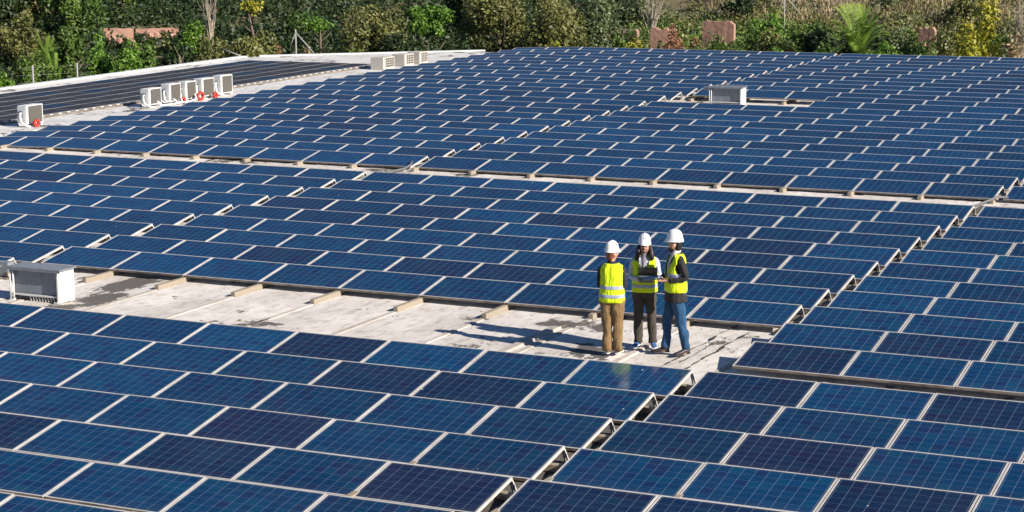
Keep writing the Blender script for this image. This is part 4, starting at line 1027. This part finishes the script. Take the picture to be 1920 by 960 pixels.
# undergrowth over the whole slope, and straw
def scatter(n, px0, px1, s0, s1):
    P_, H_l = [], []
    px = rng.uniform(px0, px1, n); s = rng.uniform(s0, s1, n); return px, s
def at_s_np(px, s):
    d = np.array(fw)[None, :] + ((px-960)/FPX)[:, None]*np.array(rt)[None, :]; d[:, 2] = 0; d /= np.linalg.norm(d, axis=1)[:, None]
    t = np.full(len(px), 40.)
    for _ in range(500):
        m_ = outside(CAM.x+d[:, 0]*t, CAM.y+d[:, 1]*t) < s
        if not m_.any(): break
        t[m_] += .4
    x, y = CAM.x+d[:, 0]*t, CAM.y+d[:, 1]*t; return x, y, land_h(x, y), t
def undergrowth(name, label, n, px0, px1, s0, s1, kind, r0, r1, per, leaf, asp=.6):
    px, s = scatter(n, px0, px1, s0, s1); x, y, z, t = at_s_np(px, s)
    r = rng.uniform(r0, r1, n); r = np.where(((np.abs(px-1590) < 95) & (s < 14)) | ((px > 200) & (px < 360) & (s > 11) & (s < 30)) | ((np.abs(px-1237) < 30) & (s < 16)) | ((np.abs(px-1345) < 36) & (s < 18)), r*.3, r); c = np.repeat(np.stack([x, y, z], 1), per, 0); rr = np.repeat(r, per)
    q = rng.normal(size=(n*per, 3)); q /= np.linalg.norm(q, axis=1)[:, None]; q[:, 2] = np.abs(q[:, 2])
    p = c + q*(rr*rng.uniform(.5, 1.05, n*per))[:, None]*np.array([1, 1, 1.0]); lt = np.repeat(rng.uniform(.1, .9, n), per)
    o = leaf_object(name, p, q, leaf, LM[kind], None, asp, lt); tag(o, label, 'undergrowth', None, 'stuff')
undergrowth('undergrowth', 'dense mixed green undergrowth covering the slope behind the roof', 1200, -120, 1300, 1, 14, 'green', .5, 1.2, 90, .11)
undergrowth('undergrowth', 'dark shaded undergrowth filling the slope between the trees', 1700, -120, 1180, 9, 60, 'dark', .7, 1.9, 80, .14)  # shade of the left slope put into the dark leaf colour
undergrowth('undergrowth', 'olive green undergrowth on the sunny right slope', 1500, 1150, 2050, 1, 30, 'olive', .45, 1.15, 80, .10)
undergrowth('undergrowth', 'fresh green undergrowth on the sunny right slope', 1500, 1150, 2050, 1, 28, 'green', .4, 1.1, 80, .10)
undergrowth('undergrowth', 'grey-green undergrowth high on the right slope', 450, 1150, 2050, 14, 34, 'sage', .4, 1.0, 70, .10)
undergrowth('undergrowth', 'bright green weeds in clumps on the sunny right slope', 600, 1150, 2050, 4, 28, 'bright', .4, 1.1, 80, .10)
def grass(name, label, n, px0, px1, s0, s1, hgt):
    px, s = scatter(n, px0, px1, s0, s1); x, y, z, t = at_s_np(px, s); b0 = np.stack([x, y, z], 1); a = rng.uniform(0, 6.28, n); wv_ = np.stack([np.cos(a), np.sin(a), 0*a], 1)*.035
    h = hgt*rng.uniform(.5, 1.3, n); ln = rng.normal(size=(n, 2))*.22*h[:, None]; tip = b0 + np.stack([ln[:, 0], ln[:, 1], h], 1)
    V = np.stack([b0-wv_, b0+wv_, tip+wv_*.35, tip-wv_*.35], 1).reshape(-1, 3); me = quads_mesh(name, V, np.arange(4*n).reshape(n, 4))
    pat = .5+.5*np.sin(x*.6+np.sin(y*.5)*2); at_ = me.attributes.new('tint', 'FLOAT', 'FACE'); at_.data.foreach_set('value', np.clip(pat+rng.normal(size=n)*.25, 0, 1).astype(np.float32))
    tag(link(name, me, LM['straw']), label, 'grass', None, 'stuff')
grass('dry_grass', 'tall straw-coloured dry grass along the top of the right slope', 36000, 1330, 2050, 27, 80, .6)
undergrowth('undergrowth', 'scattered low scrub among the dry grass at top right', 420, 1300, 2050, 28, 60, 'olive', .4, 1.2, 90, .10)
undergrowth('undergrowth', 'pale dry scrub among the dry grass at top right', 260, 1300, 2050, 22, 60, 'grey', .3, .9, 70, .09)
grass('dry_grass', 'patch of dry grass at the left picture edge', 7000, -150, 40, 22, 40, .7)
grass('dry_grass', 'dry grass beside the roof edge at left', 6000, 40, 260, .8, 4, .6)

# pink ruined walls
PINK = mat('pink_render', rough=.9); k = NT(PINK); P = k.pos()
k.l(k.mix(k.ramp(k.noise(P, .9, 6), (.35, 0.), (.7, 1.)), (.40, .225, .165), (.27, .16, .115)), k.b.inputs['Base Color']); k.bump(k.noise(P, 4, 5), .7, .05)
def ruin(px0, px1, s, top, label, seed, hole=None, rub=0, bot=.0):
    x0, y0, z0, t = at_s(px0, s); x1, y1, z1, t1 = at_s(px1, s+(0 if px1 < 700 else 0)); e = empty('ruined_wall', (x0, y0, min(z0, z1)-.3)); tag(e, label, 'wall')
    d = Vector((x1-x0, y1-y0, 0)); L_ = d.length; ang = math.atan2(d.y, d.x); e.rotation_euler[2] = ang; rd = random.Random(seed)
    h = z_for(top, (x0+x1)/2, (y0+y1)/2)-min(z0, z1)+.3; n = max(4, int(L_/.35)); b = bmesh.new()
    def top_at(u): return h*(1 - .10*abs(noise.noise((u*2.3, seed, 0))) - .06*abs(noise.noise((u*9, seed, 2))) - .25*max(0, u-.82) - .2*max(0, .1-u))
    xs = [i/(n*2) for i in range(n*2+1)]; fr_, bk_ = [], []
    for y_, lst in ((-.16, fr_), (.16, bk_)):
        for u in xs:
            zb_ = h*.62 if hole and hole[0] < u < hole[1] else 0
            lst.append((b.verts.new((L_*u, y_+.02*noise.noise((u*7, seed, y_)), zb_)), b.verts.new((L_*u, y_, top_at(u)))))
    for i in range(len(xs)-1):
        b.faces.new((fr_[i][0], fr_[i+1][0], fr_[i+1][1], fr_[i][1])); b.faces.new((bk_[i+1][0], bk_[i][0], bk_[i][1], bk_[i+1][1]))
        b.faces.new((fr_[i][1], fr_[i+1][1], bk_[i+1][1], bk_[i][1])); b.faces.new((fr_[i+1][0], fr_[i][0], bk_[i][0], bk_[i+1][0]))
    for q in (0, -1): b.faces.new((fr_[q][0], fr_[q][1], bk_[q][1], bk_[q][0]))
    bmesh.ops.recalc_face_normals(b, faces=b.faces)
    link('wall', b, PINK, e)
    for i in range(rub):
        bb = bmesh.new(); bmesh.ops.create_icosphere(bb, subdivisions=1, radius=1)
        for v in bb.verts: v.co *= rd.uniform(.7, 1.2)
        o = link('rubble', bb, PINK, e); r_ = rd.uniform(.12, .38); o.scale = (r_*1.3, r_, r_*.8); o.rotation_euler = (rd.random()*3, rd.random()*3, rd.random()*3); o.location = (rd.uniform(0, L_), -rd.uniform(.3, 2.4), rd.uniform(0, h*.75))
    return e
ruin(213, 268, 25, 52, 'pink rendered end of the ruined wall at left', 2, rub=6)
ruin(272, 352, 27, 52, 'tumbled pink wall with rubble behind the left bushes', 5, (.42, .50), 26)
ruin(1164, 1196, 18, 53, 'small pink wall stump left of the square pink wall', 8, rub=2)
ruin(1220, 1254, 13, 50, 'square pink rendered wall below the pale scrub', 4)
ruin(1316, 1374, 16, 38, 'pink wall with a dark doorway right of the rusty bush', 9, (.60, .76), 5)
ruin(1714, 1744, 17, 50, 'reddish broken wall stump right of the palm', 6, (.3, .75), 3)
ruin(1130, 1164, 40, -12, 'pale pink rock face at the top behind the olive trees', 11, rub=8)
ruin(1868, 1892, 10, 80, 'low pinkish wall stub near the right edge', 12, rub=4)
# fences
def post(px, top, s, label, brace=False, ht=None):
    x, y, z, t = at_s(px, s); zt = z_for(top, x, y); e = empty('fence_post', (x, y, z)); tag(e, label, 'fence post', 'concrete fence posts on the slope'); h = zt-z
    tube('post', [(0, 0, -.1), (0, 0, h)], .035, POSTM, e, 8)
    if brace:
        dx = Vector((rt.x, rt.y, 0)).normalized(); tube('brace', [(0, 0, h*.97), dx*.85*1.0 + Vector((0, 0, h-1.15))], .03, POSTM, e, 8)
        tube('brace', [(0, 0, h*.97), -dx*.3 + Vector((0, 0, h-.9))], .02, POSTM, e, 8)
    return Vector((x, y, zt))
POSTM = mat('concrete_post', (.30, .29, .28), .85)
a = post(79, 122, 1.6, 'thin pale fence post at left, nearest the picture edge'); b_2 = post(161, 118, 1.6, 'thin pale fence post right of the other one at left')
post(566, 55, 6, 'pale braced fence post left of the dark trees', True); post(1465, -14, 21, 'pale braced fence post at the top on the dry slope', True)
e = empty('wire_fence', a - Vector((0, 0, 2))); tag(e, 'thin wire fence strung between the two pale posts at left', 'fence')
for i in range(5):
    z = 1.9-i*.3; d = b_2-a; ex = d*.35
    tube('wire', [Vector((0, 0, z))-ex, d+ex+Vector((0, 0, z))], .003, POSTM, e, 4)
x, y, z, t = at_s(470, .6); o = tube('leaning_pole', [(x-1.0, y-.2, z_for(92, x-1.0, y-.2)), (x+.15, y, z_for(110, x+.15, y))], .035, POSTM); tag(o, 'thin pale pole leaning out over the far roof corner', 'pole')
